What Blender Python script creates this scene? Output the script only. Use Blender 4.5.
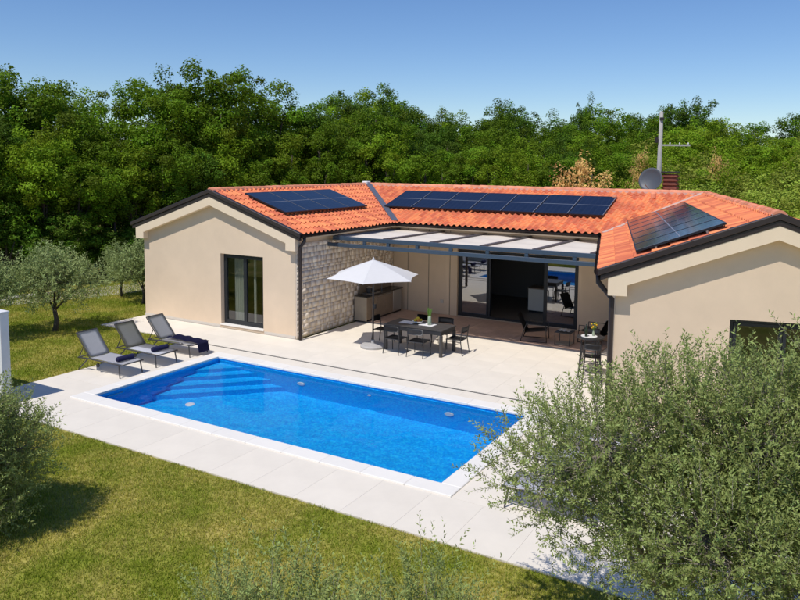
import bpy, bmesh, math, random
import numpy as np
from mathutils import Vector, Matrix

for o in list(bpy.data.objects):
    bpy.data.objects.remove(o)
SC = bpy.context.scene
COL = SC.collection
RAD = math.radians

# ------------------------------------------------------------------ camera
CAM_H, FPX, PY = 5.3, 735.6, 233.7            # height, focal length and principal row in 800 px units
YAW, PITCH, ROLL = 0.52946, 0.09477, 0.0090
_F = Vector((-math.sin(YAW) * math.cos(PITCH), math.cos(YAW) * math.cos(PITCH), -math.sin(PITCH)))
_R = Vector((math.cos(YAW), math.sin(YAW), 0)); _U = _R.cross(_F)
RGT = math.cos(ROLL) * _R + math.sin(ROLL) * _U
UP = -math.sin(ROLL) * _R + math.cos(ROLL) * _U
cd = bpy.data.cameras.new('camera'); cam = bpy.data.objects.new('camera', cd); COL.objects.link(cam)
cd.sensor_width = 36; cd.lens = FPX / 800 * 36; cd.shift_y = -(300 - PY) / 800; cd.clip_end = 3000
cam.matrix_world = Matrix(((RGT.x, UP.x, -_F.x, 0), (RGT.y, UP.y, -_F.y, 0), (RGT.z, UP.z, -_F.z, CAM_H), (0, 0, 0, 1)))
SC.camera = cam

# ------------------------------------------------------------------ sky, sun, exposure
SUN_ELEV, SUN_TRAVEL = RAD(60), RAD(85)        # the light travels towards +y, a touch towards +x
w = bpy.data.worlds.new('World'); SC.world = w; w.use_nodes = True
nt = w.node_tree; nt.nodes.clear()
sky = nt.nodes.new('ShaderNodeTexSky'); sky.sky_type = 'NISHITA'; sky.sun_disc = False
sky.sun_elevation = SUN_ELEV; sky.air_density = 1.0; sky.dust_density = 0.15; sky.ozone_density = 5.0; sky.altitude = 300
to_sun = Vector((-math.cos(SUN_TRAVEL) * math.cos(SUN_ELEV), -math.sin(SUN_TRAVEL) * math.cos(SUN_ELEV), math.sin(SUN_ELEV)))
sky.sun_rotation = math.atan2(to_sun.x, to_sun.y)
bg = nt.nodes.new('ShaderNodeBackground'); bg.inputs[1].default_value = 0.10
wo = nt.nodes.new('ShaderNodeOutputWorld')
hs = nt.nodes.new('ShaderNodeHueSaturation'); hs.inputs['Saturation'].default_value = 1.14; hs.inputs['Hue'].default_value = 0.508; nt.links.new(sky.outputs[0], hs.inputs['Color'])
nt.links.new(hs.outputs[0], bg.inputs[0]); nt.links.new(bg.outputs[0], wo.inputs[0])
ld = bpy.data.lights.new('sun', 'SUN'); ld.energy = 3.1; ld.angle = RAD(0.5); ld.color = (1, 0.955, 0.89)
lo = bpy.data.objects.new('sun', ld); COL.objects.link(lo)
lo.rotation_euler = (-to_sun).to_track_quat('-Z', 'Y').to_euler(); lo.location = (0, 0, 40)
ld.cycles.is_caustics_light = True
SC.view_settings.view_transform = 'Standard'; SC.view_settings.look = 'None'
SC.view_settings.exposure = 0.25; SC.view_settings.gamma = 1.0; SC.view_settings.use_curve_mapping = False
SC.render.engine = 'CYCLES'
SC.cycles.max_bounces = 10; SC.cycles.transparent_max_bounces = 16; SC.cycles.use_denoising = True
SC.cycles.sample_clamp_indirect = 6

# ------------------------------------------------------------------ helpers
def pix(u, v, z=0.0):
    """ground point (height z) under a pixel of the 800 px photograph"""
    d = _F + RGT * ((u - 400) / FPX) - UP * ((v - PY) / FPX)
    t = (z - CAM_H) / d.z
    return Vector((d.x * t, d.y * t, z))
def bearing(u, dist):
    """ground point at a distance, in the direction of a photo column"""
    d = _F + RGT * ((u - 400) / FPX); h = Vector((d.x, d.y, 0)).normalized()
    return Vector((h.x * dist, h.y * dist, 0))

MATS = {}
def mat(name, col, rough=0.6, metal=0.0, var=0.0, scale=6.0, bump=0.0, bscale=60.0, spec=0.5, objvar=0.0, col2=None, trans=0.0, tint=0.0, coat=0.0):
    m = bpy.data.materials.new(name); m.use_nodes = True; n = m.node_tree; N = n.nodes; L = n.links
    b = N['Principled BSDF']; b.inputs['Roughness'].default_value = rough; b.inputs['Metallic'].default_value = metal
    b.inputs['Specular IOR Level'].default_value = spec; b.inputs['Coat Weight'].default_value = coat
    src = None
    c = N.new('ShaderNodeRGB'); c.outputs[0].default_value = (*col, 1); src = c.outputs[0]
    tc = N.new('ShaderNodeTexCoord')
    if col2 is not None or var:
        no = N.new('ShaderNodeTexNoise'); no.inputs['Scale'].default_value = scale; no.inputs['Detail'].default_value = 6
        no.inputs['Roughness'].default_value = 0.65
        L.new(tc.outputs['Object'], no.inputs['Vector'])
        if col2 is not None:
            r = N.new('ShaderNodeValToRGB'); r.color_ramp.elements[0].position = 0.38; r.color_ramp.elements[1].position = 0.62
            r.color_ramp.elements[0].color = (*col, 1); r.color_ramp.elements[1].color = (*col2, 1)
            L.new(no.outputs[0], r.inputs[0]); src = r.outputs[0]
        if var:
            mr = N.new('ShaderNodeMapRange'); mr.inputs[1].default_value = 0.25; mr.inputs[2].default_value = 0.75
            mr.inputs[3].default_value = 1 - var; mr.inputs[4].default_value = 1 + var
            L.new(no.outputs[0], mr.inputs[0])
            h = N.new('ShaderNodeHueSaturation'); L.new(mr.outputs[0], h.inputs['Value']); L.new(src, h.inputs['Color']); src = h.outputs[0]
    if objvar:
        oi = N.new('ShaderNodeObjectInfo'); mr = N.new('ShaderNodeMapRange')
        mr.inputs[3].default_value = 1 - objvar; mr.inputs[4].default_value = 1 + objvar
        L.new(oi.outputs['Random'], mr.inputs[0])
        h = N.new('ShaderNodeHueSaturation'); L.new(mr.outputs[0], h.inputs['Value']); L.new(src, h.inputs['Color']); src = h.outputs[0]
    if tint:
        at = N.new('ShaderNodeAttribute'); at.attribute_name = 'tint'
        mr = N.new('ShaderNodeMapRange'); mr.inputs[3].default_value = 1 - tint; mr.inputs[4].default_value = 1 + tint
        L.new(at.outputs['Fac'], mr.inputs[0])
        mh = N.new('ShaderNodeMapRange'); mh.inputs[3].default_value = 0.5 - tint * 0.06; mh.inputs[4].default_value = 0.5 + tint * 0.03
        L.new(at.outputs['Fac'], mh.inputs[0])
        h = N.new('ShaderNodeHueSaturation'); L.new(mr.outputs[0], h.inputs['Value']); L.new(mh.outputs[0], h.inputs['Hue'])
        L.new(src, h.inputs['Color']); src = h.outputs[0]
    L.new(src, b.inputs['Base Color'])
    if bump:
        nb = N.new('ShaderNodeTexNoise'); nb.inputs['Scale'].default_value = bscale; nb.inputs['Detail'].default_value = 5
        L.new(tc.outputs['Object'], nb.inputs['Vector'])
        bp = N.new('ShaderNodeBump'); bp.inputs['Strength'].default_value = bump; bp.inputs['Distance'].default_value = 0.02
        L.new(nb.outputs[0], bp.inputs['Height']); L.new(bp.outputs[0], b.inputs['Normal'])
    if trans:
        t = N.new('ShaderNodeBsdfTranslucent'); L.new(src, t.inputs[0])
        mx = N.new('ShaderNodeMixShader'); mx.inputs[0].default_value = trans
        L.new(b.outputs[0], mx.inputs[1]); L.new(t.outputs[0], mx.inputs[2]); L.new(mx.outputs[0], N['Material Output'].inputs[0])
    MATS[name] = m
    return m

def lin(*rgb):
    return tuple(((c / 255) / 12.92 if c / 255 <= 0.04045 else ((c / 255 + 0.055) / 1.055) ** 2.4) for c in rgb)

mat('plaster', (0.74, 0.58, 0.415), 0.9, var=0.075, scale=0.8, bump=0.12, bscale=180, spec=0.2)
mat('trim', (0.82, 0.66, 0.47), 0.85, var=0.04, scale=2, spec=0.25)
mat('plinth', (0.62, 0.56, 0.48), 0.85, var=0.06)
mat('rafter_brown', (0.10, 0.08, 0.075), 0.5, var=0.1)
mat('fascia', (0.045, 0.033, 0.032), 0.4, metal=0.3, var=0.1)
mat('anthracite', (0.022, 0.025, 0.03), 0.4, metal=0.2)
mat('steel_blue', (0.055, 0.085, 0.125), 0.4, metal=0.25, var=0.08)
mat('flashing', (0.23, 0.23, 0.26), 0.42, metal=0.6, var=0.15)
mat('tile_clay', (0.73, 0.232, 0.10), 0.85, var=0.16, scale=1.4, tint=0.19, spec=0.2, bump=0.1, bscale=90)
mat('mortar', (0.62, 0.42, 0.34), 0.9, var=0.12, scale=9)
mat('stone', (0.84, 0.72, 0.575), 0.9, var=0.22, scale=4, tint=0.13, bump=0.12, bscale=30, spec=0.2)
mat('grout', (0.66, 0.56, 0.45), 0.95, var=0.1)
mat('paver', (0.785, 0.715, 0.605), 0.75, var=0.06, scale=1.3, objvar=0.018, bump=0.05, bscale=150, spec=0.25)
mat('paver_joint', (0.62, 0.57, 0.50), 0.9)
mat('coping', (0.83, 0.79, 0.72), 0.6, var=0.03, scale=3, objvar=0.02, spec=0.3)
mat('porch', (0.50, 0.35, 0.27), 0.65, var=0.2, scale=5, objvar=0.1)
mat('drain', (0.05, 0.05, 0.05), 0.5, metal=0.5)
mat('white_render', (0.74, 0.73, 0.71), 0.85, var=0.04)
mat('bark', (0.26, 0.225, 0.18), 0.95, var=0.35, scale=9, bump=0.8, bscale=30, spec=0.1)
mat('bark_dark', (0.09, 0.075, 0.058), 0.95, var=0.3, scale=6, spec=0.1)
mat('sling', (0.60, 0.60, 0.63), 0.8, var=0.06, scale=40, trans=0.03)
mat('chair_metal', (0.028, 0.028, 0.031), 0.45, metal=0.1)
mat('frame_grey', (0.075, 0.07, 0.068), 0.45, metal=0.4)
mat('navy', (0.028, 0.028, 0.075), 0.95, var=0.3, scale=40, bump=0.5, bscale=200, spec=0.1)
mat('canvas', (0.80, 0.79, 0.78), 0.9, var=0.02, trans=0.25, spec=0.2)
mat('awning', (0.82, 0.735, 0.63), 0.9, var=0.03, trans=0.17, spec=0.2)
mat('concrete', (0.42, 0.40, 0.38), 0.9, var=0.12, scale=7)
mat('wood', (0.25, 0.19, 0.135), 0.55, var=0.25, scale=3)
mat('wood_end', (0.40, 0.335, 0.25), 0.6, var=0.1)
mat('black_stone', (0.018, 0.018, 0.018), 0.25)
mat('steel', (0.45, 0.45, 0.45), 0.3, metal=0.9)
mat('white_ceramic', (0.80, 0.80, 0.78), 0.35)
mat('cloth_white', (0.72, 0.70, 0.68), 0.9)
mat('cabinet_white', (0.68, 0.66, 0.60), 0.6)
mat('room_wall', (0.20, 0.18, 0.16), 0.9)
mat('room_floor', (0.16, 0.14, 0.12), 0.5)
mat('curtain', (0.62, 0.68, 0.58), 0.9, trans=0.3)
mat('brick', (0.22, 0.075, 0.05), 0.9, var=0.3, scale=8)
mat('dish', (0.075, 0.085, 0.10), 0.5)
mat('lemon', (0.75, 0.50, 0.03), 0.5); mat('orange', (0.75, 0.25, 0.03), 0.5); mat('fruit_green', (0.18, 0.33, 0.04), 0.5)
mat('vase', (0.35, 0.42, 0.30), 0.15)
mat('bottle', (0.02, 0.03, 0.015), 0.1)
mat('petal', (0.85, 0.55, 0.03), 0.7, trans=0.3)
mat('gravel', (0.50, 0.46, 0.39), 0.95, var=0.2, scale=6, bump=0.5, bscale=8)
mat('leaf_oak', (0.14, 0.245, 0.012), 0.6, tint=0.42, trans=0.38, objvar=0.2, spec=0.15)
mat('leaf_lime', (0.225, 0.345, 0.018), 0.6, tint=0.4, trans=0.4, objvar=0.15, spec=0.15)
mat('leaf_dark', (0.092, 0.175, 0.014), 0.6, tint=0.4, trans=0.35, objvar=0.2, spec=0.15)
mat('leaf_scrub', (0.29, 0.36, 0.045), 0.6, tint=0.4, trans=0.35, objvar=0.15, spec=0.2)
mat('leaf_tan', (0.80, 0.53, 0.17), 0.8, tint=0.3, trans=0.3)
mat('leaf_olive', (0.305, 0.365, 0.115), 0.55, tint=0.52, trans=0.33, spec=0.2)
mat('leaf_olive_grey', (0.31, 0.38, 0.14), 0.55, tint=0.42, trans=0.28, spec=0.2)
mat('stem_green', (0.15, 0.28, 0.05), 0.6, trans=0.2)

def glass(name, refl, col=(0.02, 0.025, 0.03), keep=0.55):
    """coated window glass: part mirror, part tinted see-through"""
    m = bpy.data.materials.new(name); m.use_nodes = True; N = m.node_tree.nodes; L = m.node_tree.links; N.clear()
    g = N.new('ShaderNodeBsdfGlossy'); g.inputs['Roughness'].default_value = 0.0; g.inputs[0].default_value = (0.95, 0.97, 1, 1)
    t = N.new('ShaderNodeBsdfTransparent'); t.inputs[0].default_value = (keep, keep, keep * 0.98, 1)
    lw = N.new('ShaderNodeLayerWeight'); lw.inputs[0].default_value = 0.35
    mr = N.new('ShaderNodeMapRange'); mr.inputs[3].default_value = refl; mr.inputs[4].default_value = 1
    L.new(lw.outputs['Facing'], mr.inputs[0])
    pw = N.new('ShaderNodeMath'); pw.operation = 'POWER'; pw.inputs[1].default_value = 3; L.new(lw.outputs['Facing'], pw.inputs[0]); L.new(pw.outputs[0], mr.inputs[0])
    mx = N.new('ShaderNodeMixShader'); L.new(mr.outputs[0], mx.inputs[0]); L.new(t.outputs[0], mx.inputs[1]); L.new(g.outputs[0], mx.inputs[2])
    o = N.new('ShaderNodeOutputMaterial'); L.new(mx.outputs[0], o.inputs[0]); MATS[name] = m
glass('door_glass', 0.30, keep=0.4)
glass('window_glass', 0.10, keep=0.72)

def water_mat():
    """calm clear water with the sheen mostly taken out, as through a polarising filter"""
    m = bpy.data.materials.new('water'); m.use_nodes = True; N = m.node_tree.nodes; L = m.node_tree.links; N.clear()
    r = N.new('ShaderNodeBsdfRefraction'); r.inputs['Roughness'].default_value = 0; r.inputs['IOR'].default_value = 1.333
    g = N.new('ShaderNodeBsdfGlossy'); g.inputs['Roughness'].default_value = 0.02
    f = N.new('ShaderNodeFresnel'); f.inputs[0].default_value = 1.333
    k = N.new('ShaderNodeMath'); k.operation = 'MULTIPLY'; k.inputs[1].default_value = 0.22; L.new(f.outputs[0], k.inputs[0])
    mx = N.new('ShaderNodeMixShader'); L.new(k.outputs[0], mx.inputs[0]); L.new(r.outputs[0], mx.inputs[1]); L.new(g.outputs[0], mx.inputs[2])
    o = N.new('ShaderNodeOutputMaterial'); L.new(mx.outputs[0], o.inputs[0]); MATS['water'] = m
water_mat()

def mosaic():
    m = bpy.data.materials.new('mosaic'); m.use_nodes = True; N = m.node_tree.nodes; L = m.node_tree.links
    b = N['Principled BSDF']; b.inputs['Roughness'].default_value = 0.35
    tc = N.new('ShaderNodeTexCoord'); v = N.new('ShaderNodeTexVoronoi'); v.inputs['Scale'].default_value = 26; v.inputs['Randomness'].default_value = 0.15
    L.new(tc.outputs['Object'], v.inputs['Vector'])
    r = N.new('ShaderNodeValToRGB'); r.color_ramp.interpolation = 'CONSTANT'
    cols = [(0.0, (0.003, 0.36, 0.90)), (0.25, (0.004, 0.42, 0.93)), (0.5, (0.006, 0.47, 0.96)), (0.8, (0.015, 0.55, 0.98))]
    r.color_ramp.elements[0].color = (*cols[0][1], 1); r.color_ramp.elements[0].position = 0
    r.color_ramp.elements[1].color = (*cols[1][1], 1); r.color_ramp.elements[1].position = cols[1][0]
    for p, c in cols[2:]:
        e = r.color_ramp.elements.new(p); e.color = (*c, 1)
    sp = N.new('ShaderNodeSeparateColor'); L.new(v.outputs['Color'], sp.inputs[0]); L.new(sp.outputs[0], r.inputs[0])
    L.new(r.outputs[0], b.inputs['Base Color']); MATS['mosaic'] = m
mosaic()

def panel_mat():
    m = bpy.data.materials.new('solar_cell'); m.use_nodes = True; N = m.node_tree.nodes; L = m.node_tree.links
    b = N['Principled BSDF']; b.inputs['Roughness'].default_value = 0.12; b.inputs['Specular IOR Level'].default_value = 0.35
    tc = N.new('ShaderNodeTexCoord'); mp = N.new('ShaderNodeMapping'); mp.inputs['Location'].default_value = (10, 10, 0); L.new(tc.outputs['Object'], mp.inputs[0])
    br = N.new('ShaderNodeTexBrick'); br.offset = 0.0; br.inputs['Scale'].default_value = 1.0
    br.inputs['Brick Width'].default_value = 0.186; br.inputs['Row Height'].default_value = 0.093; br.inputs['Mortar Size'].default_value = 0.004
    br.inputs['Color1'].default_value = (0.006, 0.010, 0.028, 1); br.inputs['Color2'].default_value = (0.009, 0.014, 0.036, 1)
    br.inputs['Mortar'].default_value = (0.035, 0.045, 0.075, 1)
    L.new(mp.outputs[0], br.inputs[0]); L.new(br.outputs[0], b.inputs['Base Color']); MATS['solar_cell'] = m
panel_mat()
mat('panel_gap', (0.22, 0.24, 0.29), 0.5); mat('panel_frame', (0.03, 0.032, 0.04), 0.4, metal=0.5)

class MB:
    def __init__(s): s.v = []; s.f = []; s.m = Matrix.Identity(4)
    def add(s, vs, fs):
        k = len(s.v); s.v += [tuple(s.m @ Vector(p)) for p in vs]; s.f += [tuple(i + k for i in q) for q in fs]; return s
    def box(s, x0, x1, y0, y1, z0, z1):
        return s.add([(x0, y0, z0), (x1, y0, z0), (x1, y1, z0), (x0, y1, z0), (x0, y0, z1), (x1, y0, z1), (x1, y1, z1), (x0, y1, z1)],
                     [(0, 3, 2, 1), (4, 5, 6, 7), (0, 1, 5, 4), (1, 2, 6, 5), (2, 3, 7, 6), (3, 0, 4, 7)])
    def prism(s, poly, z0, z1):
        n = len(poly)
        return s.add([(x, y, z0) for x, y in poly] + [(x, y, z1) for x, y in poly],
                     [tuple(range(n))[::-1], tuple(range(n, 2 * n))] + [(i, (i + 1) % n, n + (i + 1) % n, n + i) for i in range(n)])
    def prism_y(s, poly, y0, y1):
        """profile in x,z swept along y"""
        n = len(poly)
        return s.add([(x, y0, z) for x, z in poly] + [(x, y1, z) for x, z in poly],
                     [tuple(range(n)), tuple(range(n, 2 * n))[::-1]] + [(i, n + i, n + (i + 1) % n, (i + 1) % n) for i in range(n)])
    def tube(s, pts, r, n=8, cap=True):
        pts = [Vector(p) for p in pts]; rs = r if isinstance(r, (list, tuple)) else [r] * len(pts)
        vs = []; fs = []; prev = None
        for i, p in enumerate(pts):
            t = (pts[min(i + 1, len(pts) - 1)] - pts[max(i - 1, 0)]).normalized()
            a = prev if prev is not None else (Vector((0, 0, 1)) if abs(t.z) < 0.9 else Vector((1, 0, 0)))
            sd = t.cross(a).normalized(); up = sd.cross(t).normalized(); prev = up
            for k in range(n):
                an = 2 * math.pi * k / n
                vs.append(p + (sd * math.cos(an) + up * math.sin(an)) * rs[i])
        for i in range(len(pts) - 1):
            for k in range(n):
                fs.append((i * n + k, i * n + (k + 1) % n, (i + 1) * n + (k + 1) % n, (i + 1) * n + k))
        if cap:
            fs.append(tuple(range(n))[::-1]); fs.append(tuple((len(pts) - 1) * n + k for k in range(n)))
        return s.add(vs, fs)
    def bar(s, a, b, w, h):
        """square bar from a to b"""
        a = Vector(a); b = Vector(b); t = (b - a).normalized()
        up = Vector((0, 0, 1)) if abs(t.z) < 0.95 else Vector((0, 1, 0))
        sd = t.cross(up).normalized() * w / 2; uu = sd.normalized().cross(t).normalized() * h / 2
        vs = [p + sx * sd + sz * uu for p in (a, b) for sx, sz in ((-1, -1), (1, -1), (1, 1), (-1, 1))]
        return s.add(vs, [(0, 1, 2, 3), (7, 6, 5, 4), (0, 4, 5, 1), (1, 5, 6, 2), (2, 6, 7, 3), (3, 7, 4, 0)])
    def lathe(s, prof, n=20, c=(0, 0)):
        vs = [(c[0] + r * math.cos(2 * math.pi * k / n), c[1] + r * math.sin(2 * math.pi * k / n), z) for r, z in prof for k in range(n)]
        fs = [(i * n + k, i * n + (k + 1) % n, (i + 1) * n + (k + 1) % n, (i + 1) * n + k) for i in range(len(prof) - 1) for k in range(n)]
        fs.append(tuple(range(n))[::-1]); fs.append(tuple((len(prof) - 1) * n + k for k in range(n)))
        return s.add(vs, fs)
    def ball(s, c, r, n=10):
        return s.lathe([(max(1e-3, r * math.sin(math.pi * i / n)), c[2] - r * math.cos(math.pi * i / n)) for i in range(n + 1)], n + 2, (c[0], c[1]))
    def grid(s, fn, nu, nv):
        vs = [fn(i / nu, j / nv) for j in range(nv + 1) for i in range(nu + 1)]
        return s.add(vs, [(j * (nu + 1) + i, j * (nu + 1) + i + 1, (j + 1) * (nu + 1) + i + 1, (j + 1) * (nu + 1) + i) for j in range(nv) for i in range(nu)])
    def mesh(s, name, bevel=0.0, smooth=False, thick=0.0):
        me = bpy.data.meshes.new(name); bm = bmesh.new()
        vv = [bm.verts.new(p) for p in s.v]
        for q in s.f:
            try: bm.faces.new([vv[i] for i in q])
            except ValueError: pass
        if thick:
            bmesh.ops.solidify(bm, geom=bm.faces[:], thickness=thick)
        bmesh.ops.recalc_face_normals(bm, faces=bm.faces)
        if bevel:
            es = [e for e in bm.edges if len(e.link_faces) == 2 and e.calc_face_angle(0) > 0.6]
            bmesh.ops.bevel(bm, geom=es, offset=bevel, segments=1, affect='EDGES', clamp_overlap=True)
        if smooth:
            for f in bm.faces: f.smooth = True
        bm.to_mesh(me); bm.free()
        return me

def put(name, me, m, parent=None, loc=None, rz=0.0, world=False):
    o = bpy.data.objects.new(name, me); COL.objects.link(o)
    if m and not me.materials: me.materials.append(MATS[m])
    if parent is not None:
        o.parent = parent
        if world:
            o.matrix_parent_inverse = (Matrix.Translation(parent.location) @ parent.rotation_euler.to_matrix().to_4x4()).inverted()
    if loc is not None: o.location = loc
    if rz: o.rotation_euler = (0, 0, rz)
    return o
def part(name, mb, m, parent, world=False, bevel=0.0, smooth=False, thick=0.0):
    return put(name, mb.mesh(name, bevel, smooth, thick), m, parent, world=world)
def tag(o, label=None, cat=None, group=None, kind=None):
    if label: o['label'] = label
    if cat: o['category'] = cat
    if group: o['group'] = group
    if kind: o['kind'] = kind
    return o
def thing(name, label, cat, loc=(0, 0, 0), rz=0.0, group=None):
    o = bpy.data.objects.new(name, None); COL.objects.link(o); o.location = loc; o.rotation_euler = (0, 0, rz); o.empty_display_size = 0.2
    return tag(o, label, cat, group)
def kids(o): return [c for c in COL.objects if c.parent == o]
def clone(root, loc, rz=0.0, label=None, group=None, scale=None):
    r = root.copy(); COL.objects.link(r); r.location = loc; r.rotation_euler = (0, 0, rz)
    if scale is not None: r.scale = scale if isinstance(scale, (tuple, list)) else (scale,) * 3
    if label: r['label'] = label
    if group: r['group'] = group
    for ch in root.children:
        c = ch.copy(); COL.objects.link(c); c.parent = r
        for g in ch.children:
            d = g.copy(); COL.objects.link(d); d.parent = c
    return r
def raw_mesh(name, V, Q, tint=None, smooth=False):
    """numpy verts (N,3), faces (M,k) -> mesh, optional per-face float"""
    me = bpy.data.meshes.new(name); V = np.asarray(V, np.float32); Q = np.asarray(Q, np.int32); k = Q.shape[1]
    me.vertices.add(len(V)); me.vertices.foreach_set('co', V.ravel())
    me.loops.add(Q.size); me.loops.foreach_set('vertex_index', Q.ravel())
    me.polygons.add(len(Q)); me.polygons.foreach_set('loop_start', np.arange(0, Q.size, k, dtype=np.int32))
    me.update(calc_edges=True)
    if tint is not None:
        a = me.attributes.new('tint', 'FLOAT', 'FACE'); a.data.foreach_set('value', np.asarray(tint, np.float32))
    return me

# ================================================================== THE SETTING
PX0, PX1, PY0, PY1 = -14.2, -5.3, 10.51, 14.51           # pool water edge
CW = 0.33                                                # coping width
CX0, CX1, CY0, CY1 = PX0 - CW, PX1 + CW, PY0 - CW, PY1 + CW
DECK_F, DRAIN_Y = 8.87, 15.38

def grass_ground_mat():
    m = bpy.data.materials.new('lawn'); m.use_nodes = True; N = m.node_tree.nodes; L = m.node_tree.links
    b = N['Principled BSDF']; b.inputs['Roughness'].default_value = 0.95; b.inputs['Specular IOR Level'].default_value = 0.1
    tc = N.new('ShaderNodeTexCoord')
    def noise(sc, det=7):
        n = N.new('ShaderNodeTexNoise'); n.inputs['Scale'].default_value = sc; n.inputs['Detail'].default_value = det; L.new(tc.outputs['Object'], n.inputs[0]); return n
    n1, n2 = noise(0.9), noise(9, 8)
    r = N.new('ShaderNodeValToRGB'); r.color_ramp.elements[0].position = 0.36; r.color_ramp.elements[1].position = 0.68
    r.color_ramp.elements[0].color = (0.21, 0.235, 0.03, 1); r.color_ramp.elements[1].color = (0.42, 0.35, 0.10, 1)
    L.new(n1.outputs[0], r.inputs[0])
    h = N.new('ShaderNodeHueSaturation'); mr = N.new('ShaderNodeMapRange'); mr.inputs[1].default_value = 0.3; mr.inputs[2].default_value = 0.7; mr.inputs[3].default_value = 0.55; mr.inputs[4].default_value = 1.3
    L.new(n2.outputs[0], mr.inputs[0]); L.new(mr.outputs[0], h.inputs['Value']); L.new(r.outputs[0], h.inputs['Color']); L.new(h.outputs[0], b.inputs['Base Color'])
    MATS['lawn'] = m
    # blades: the same dry patches, tint per blade
    m = bpy.data.materials.new('blade'); m.use_nodes = True; N = m.node_tree.nodes; L = m.node_tree.links
    b = N['Principled BSDF']; b.inputs['Roughness'].default_value = 0.6; b.inputs['Specular IOR Level'].default_value = 0.2
    tc = N.new('ShaderNodeTexCoord'); n1 = N.new('ShaderNodeTexNoise')
    n1.inputs['Scale'].default_value = 0.9; n1.inputs['Detail'].default_value = 7; n1.inputs['Roughness'].default_value = 0.6; L.new(tc.outputs['Object'], n1.inputs[0])
    at = N.new('ShaderNodeAttribute'); at.attribute_name = 'tint'
    ad = N.new('ShaderNodeMath'); ad.operation = 'MULTIPLY_ADD'; ad.inputs[1].default_value = 0.34; L.new(at.outputs['Fac'], ad.inputs[0])
    sb = N.new('ShaderNodeMath'); sb.operation = 'SUBTRACT'; sb.inputs[1].default_value = 0.17; L.new(n1.outputs[0], sb.inputs[0]); L.new(sb.outputs[0], ad.inputs[2])
    r = N.new('ShaderNodeValToRGB'); r.color_ramp.elements[0].position = 0.38; r.color_ramp.elements[1].position = 0.66
    r.color_ramp.elements[0].color = (0.23, 0.30, 0.018, 1); r.color_ramp.elements[1].color = (0.50, 0.45, 0.085, 1)
    L.new(ad.outputs[0], r.inputs[0]); L.new(r.outputs[0], b.inputs['Base Color'])
    t = N.new('ShaderNodeBsdfTranslucent'); L.new(r.outputs[0], t.inputs[0]); mx = N.new('ShaderNodeMixShader'); mx.inputs[0].default_value = 0.3
    L.new(b.outputs[0], mx.inputs[1]); L.new(t.outputs[0], mx.inputs[2]); L.new(mx.outputs[0], N['Material Output'].inputs[0])
    MATS['blade'] = m
grass_ground_mat()

GZ = -0.03
# ground with an opening where the pool basin sits
g = MB(); B = 900
ix0, ix1, iy0, iy1 = CX0 + 0.1, CX1 - 0.1, CY0 + 0.1, CY1 - 0.1
g.add([(-B, -B, GZ), (B, -B, GZ), (B, B, GZ), (-B, B, GZ), (ix0, iy0, GZ), (ix1, iy0, GZ), (ix1, iy1, GZ), (ix0, iy1, GZ)],
      [(0, 1, 5, 4), (1, 2, 6, 5), (2, 3, 7, 6), (3, 0, 4, 7)])
tag(put('ground', g.mesh('ground'), 'lawn'), kind='structure')

# gravel track beyond the lawn
tr = MB(); pts = [(-60, -6), (-31, 11.5), (-27.2, 15.6), (-25.7, 19.2), (-24.6, 23.5), (-24.5, 28), (-26, 38)]
def offs(pts, d):
    out = []
    for i, p in enumerate(pts):
        a = Vector(pts[max(i - 1, 0)]); b = Vector(pts[min(i + 1, len(pts) - 1)]); t = (b - a).normalized(); out.append((p[0] - t.y * d, p[1] + t.x * d))
    return out
l, r_ = offs(pts, 1.1), offs(pts, -1.1); n = len(pts)
tr.add([(x, y, GZ + 0.006) for x, y in l + r_], [(i, n + i, n + i + 1, i + 1) for i in range(n - 1)])
tag(put('gravel_track', tr.mesh('gravel_track'), 'gravel'), kind='structure')

# ---- paving: joint bed with separate tiles on it
REG = [(-16.3, 1.1, DECK_F, CY0), (-16.3, CX0, CY0, CY1), (CX1, 1.1, CY0, CY1), (-16.3, 1.1, CY1, DRAIN_Y - 0.045),
       (-20.3, -3.0, DRAIN_Y + 0.045, 17.22), (-13.56, -3.9, 17.22, 20.38), (-3.0, 1.1, DRAIN_Y + 0.045, 15.9)]
bed = MB()
for x0, x1, y0, y1 in REG: bed.box(x0 + .004, x1 - .004, y0 + .004, y1 - .004, -0.12, -0.006)
paving = tag(put('paving', bed.mesh('paving'), 'paver_joint'), kind='structure')
for x0, x1, y0, y1 in REG:
    nx, ny = max(1, round((x1 - x0) / 0.9)), max(1, round((y1 - y0) / 0.9)); tw, th = (x1 - x0) / nx, (y1 - y0) / ny
    me = MB().box(-tw / 2 + .0013, tw / 2 - .0013, -th / 2 + .0013, th / 2 - .0013, -0.02, 0).mesh('paving_tile')
    for i in range(nx):
        for j in range(ny):
            put('paving_tile', me, 'paver', paving, (x0 + tw * (i + .5), y0 + th * (j + .5), 0))
dr = MB().box(-16.3, -3.6, DRAIN_Y - 0.04, DRAIN_Y + 0.04, -0.05, -0.012)
part('drain_channel', dr, 'drain', paving)

# ---- porch floor in front of the sliding doors
pb = MB().box(-13.5, -5.0, 20.42, 22.86, -0.1, 0.008)
porch = tag(put('porch_floor', pb.mesh('porch_floor'), 'paver_joint'), kind='structure')
me = MB().box(-0.447, 0.447, -0.302, 0.302, 0, 0.02).mesh('floor_tile', 0.003)
for i in range(9):
    for j in range(4):
        put('floor_tile', me, 'porch', porch, (-13.05 + i * 0.9, 20.73 + j * 0.61, 0.008))

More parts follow.
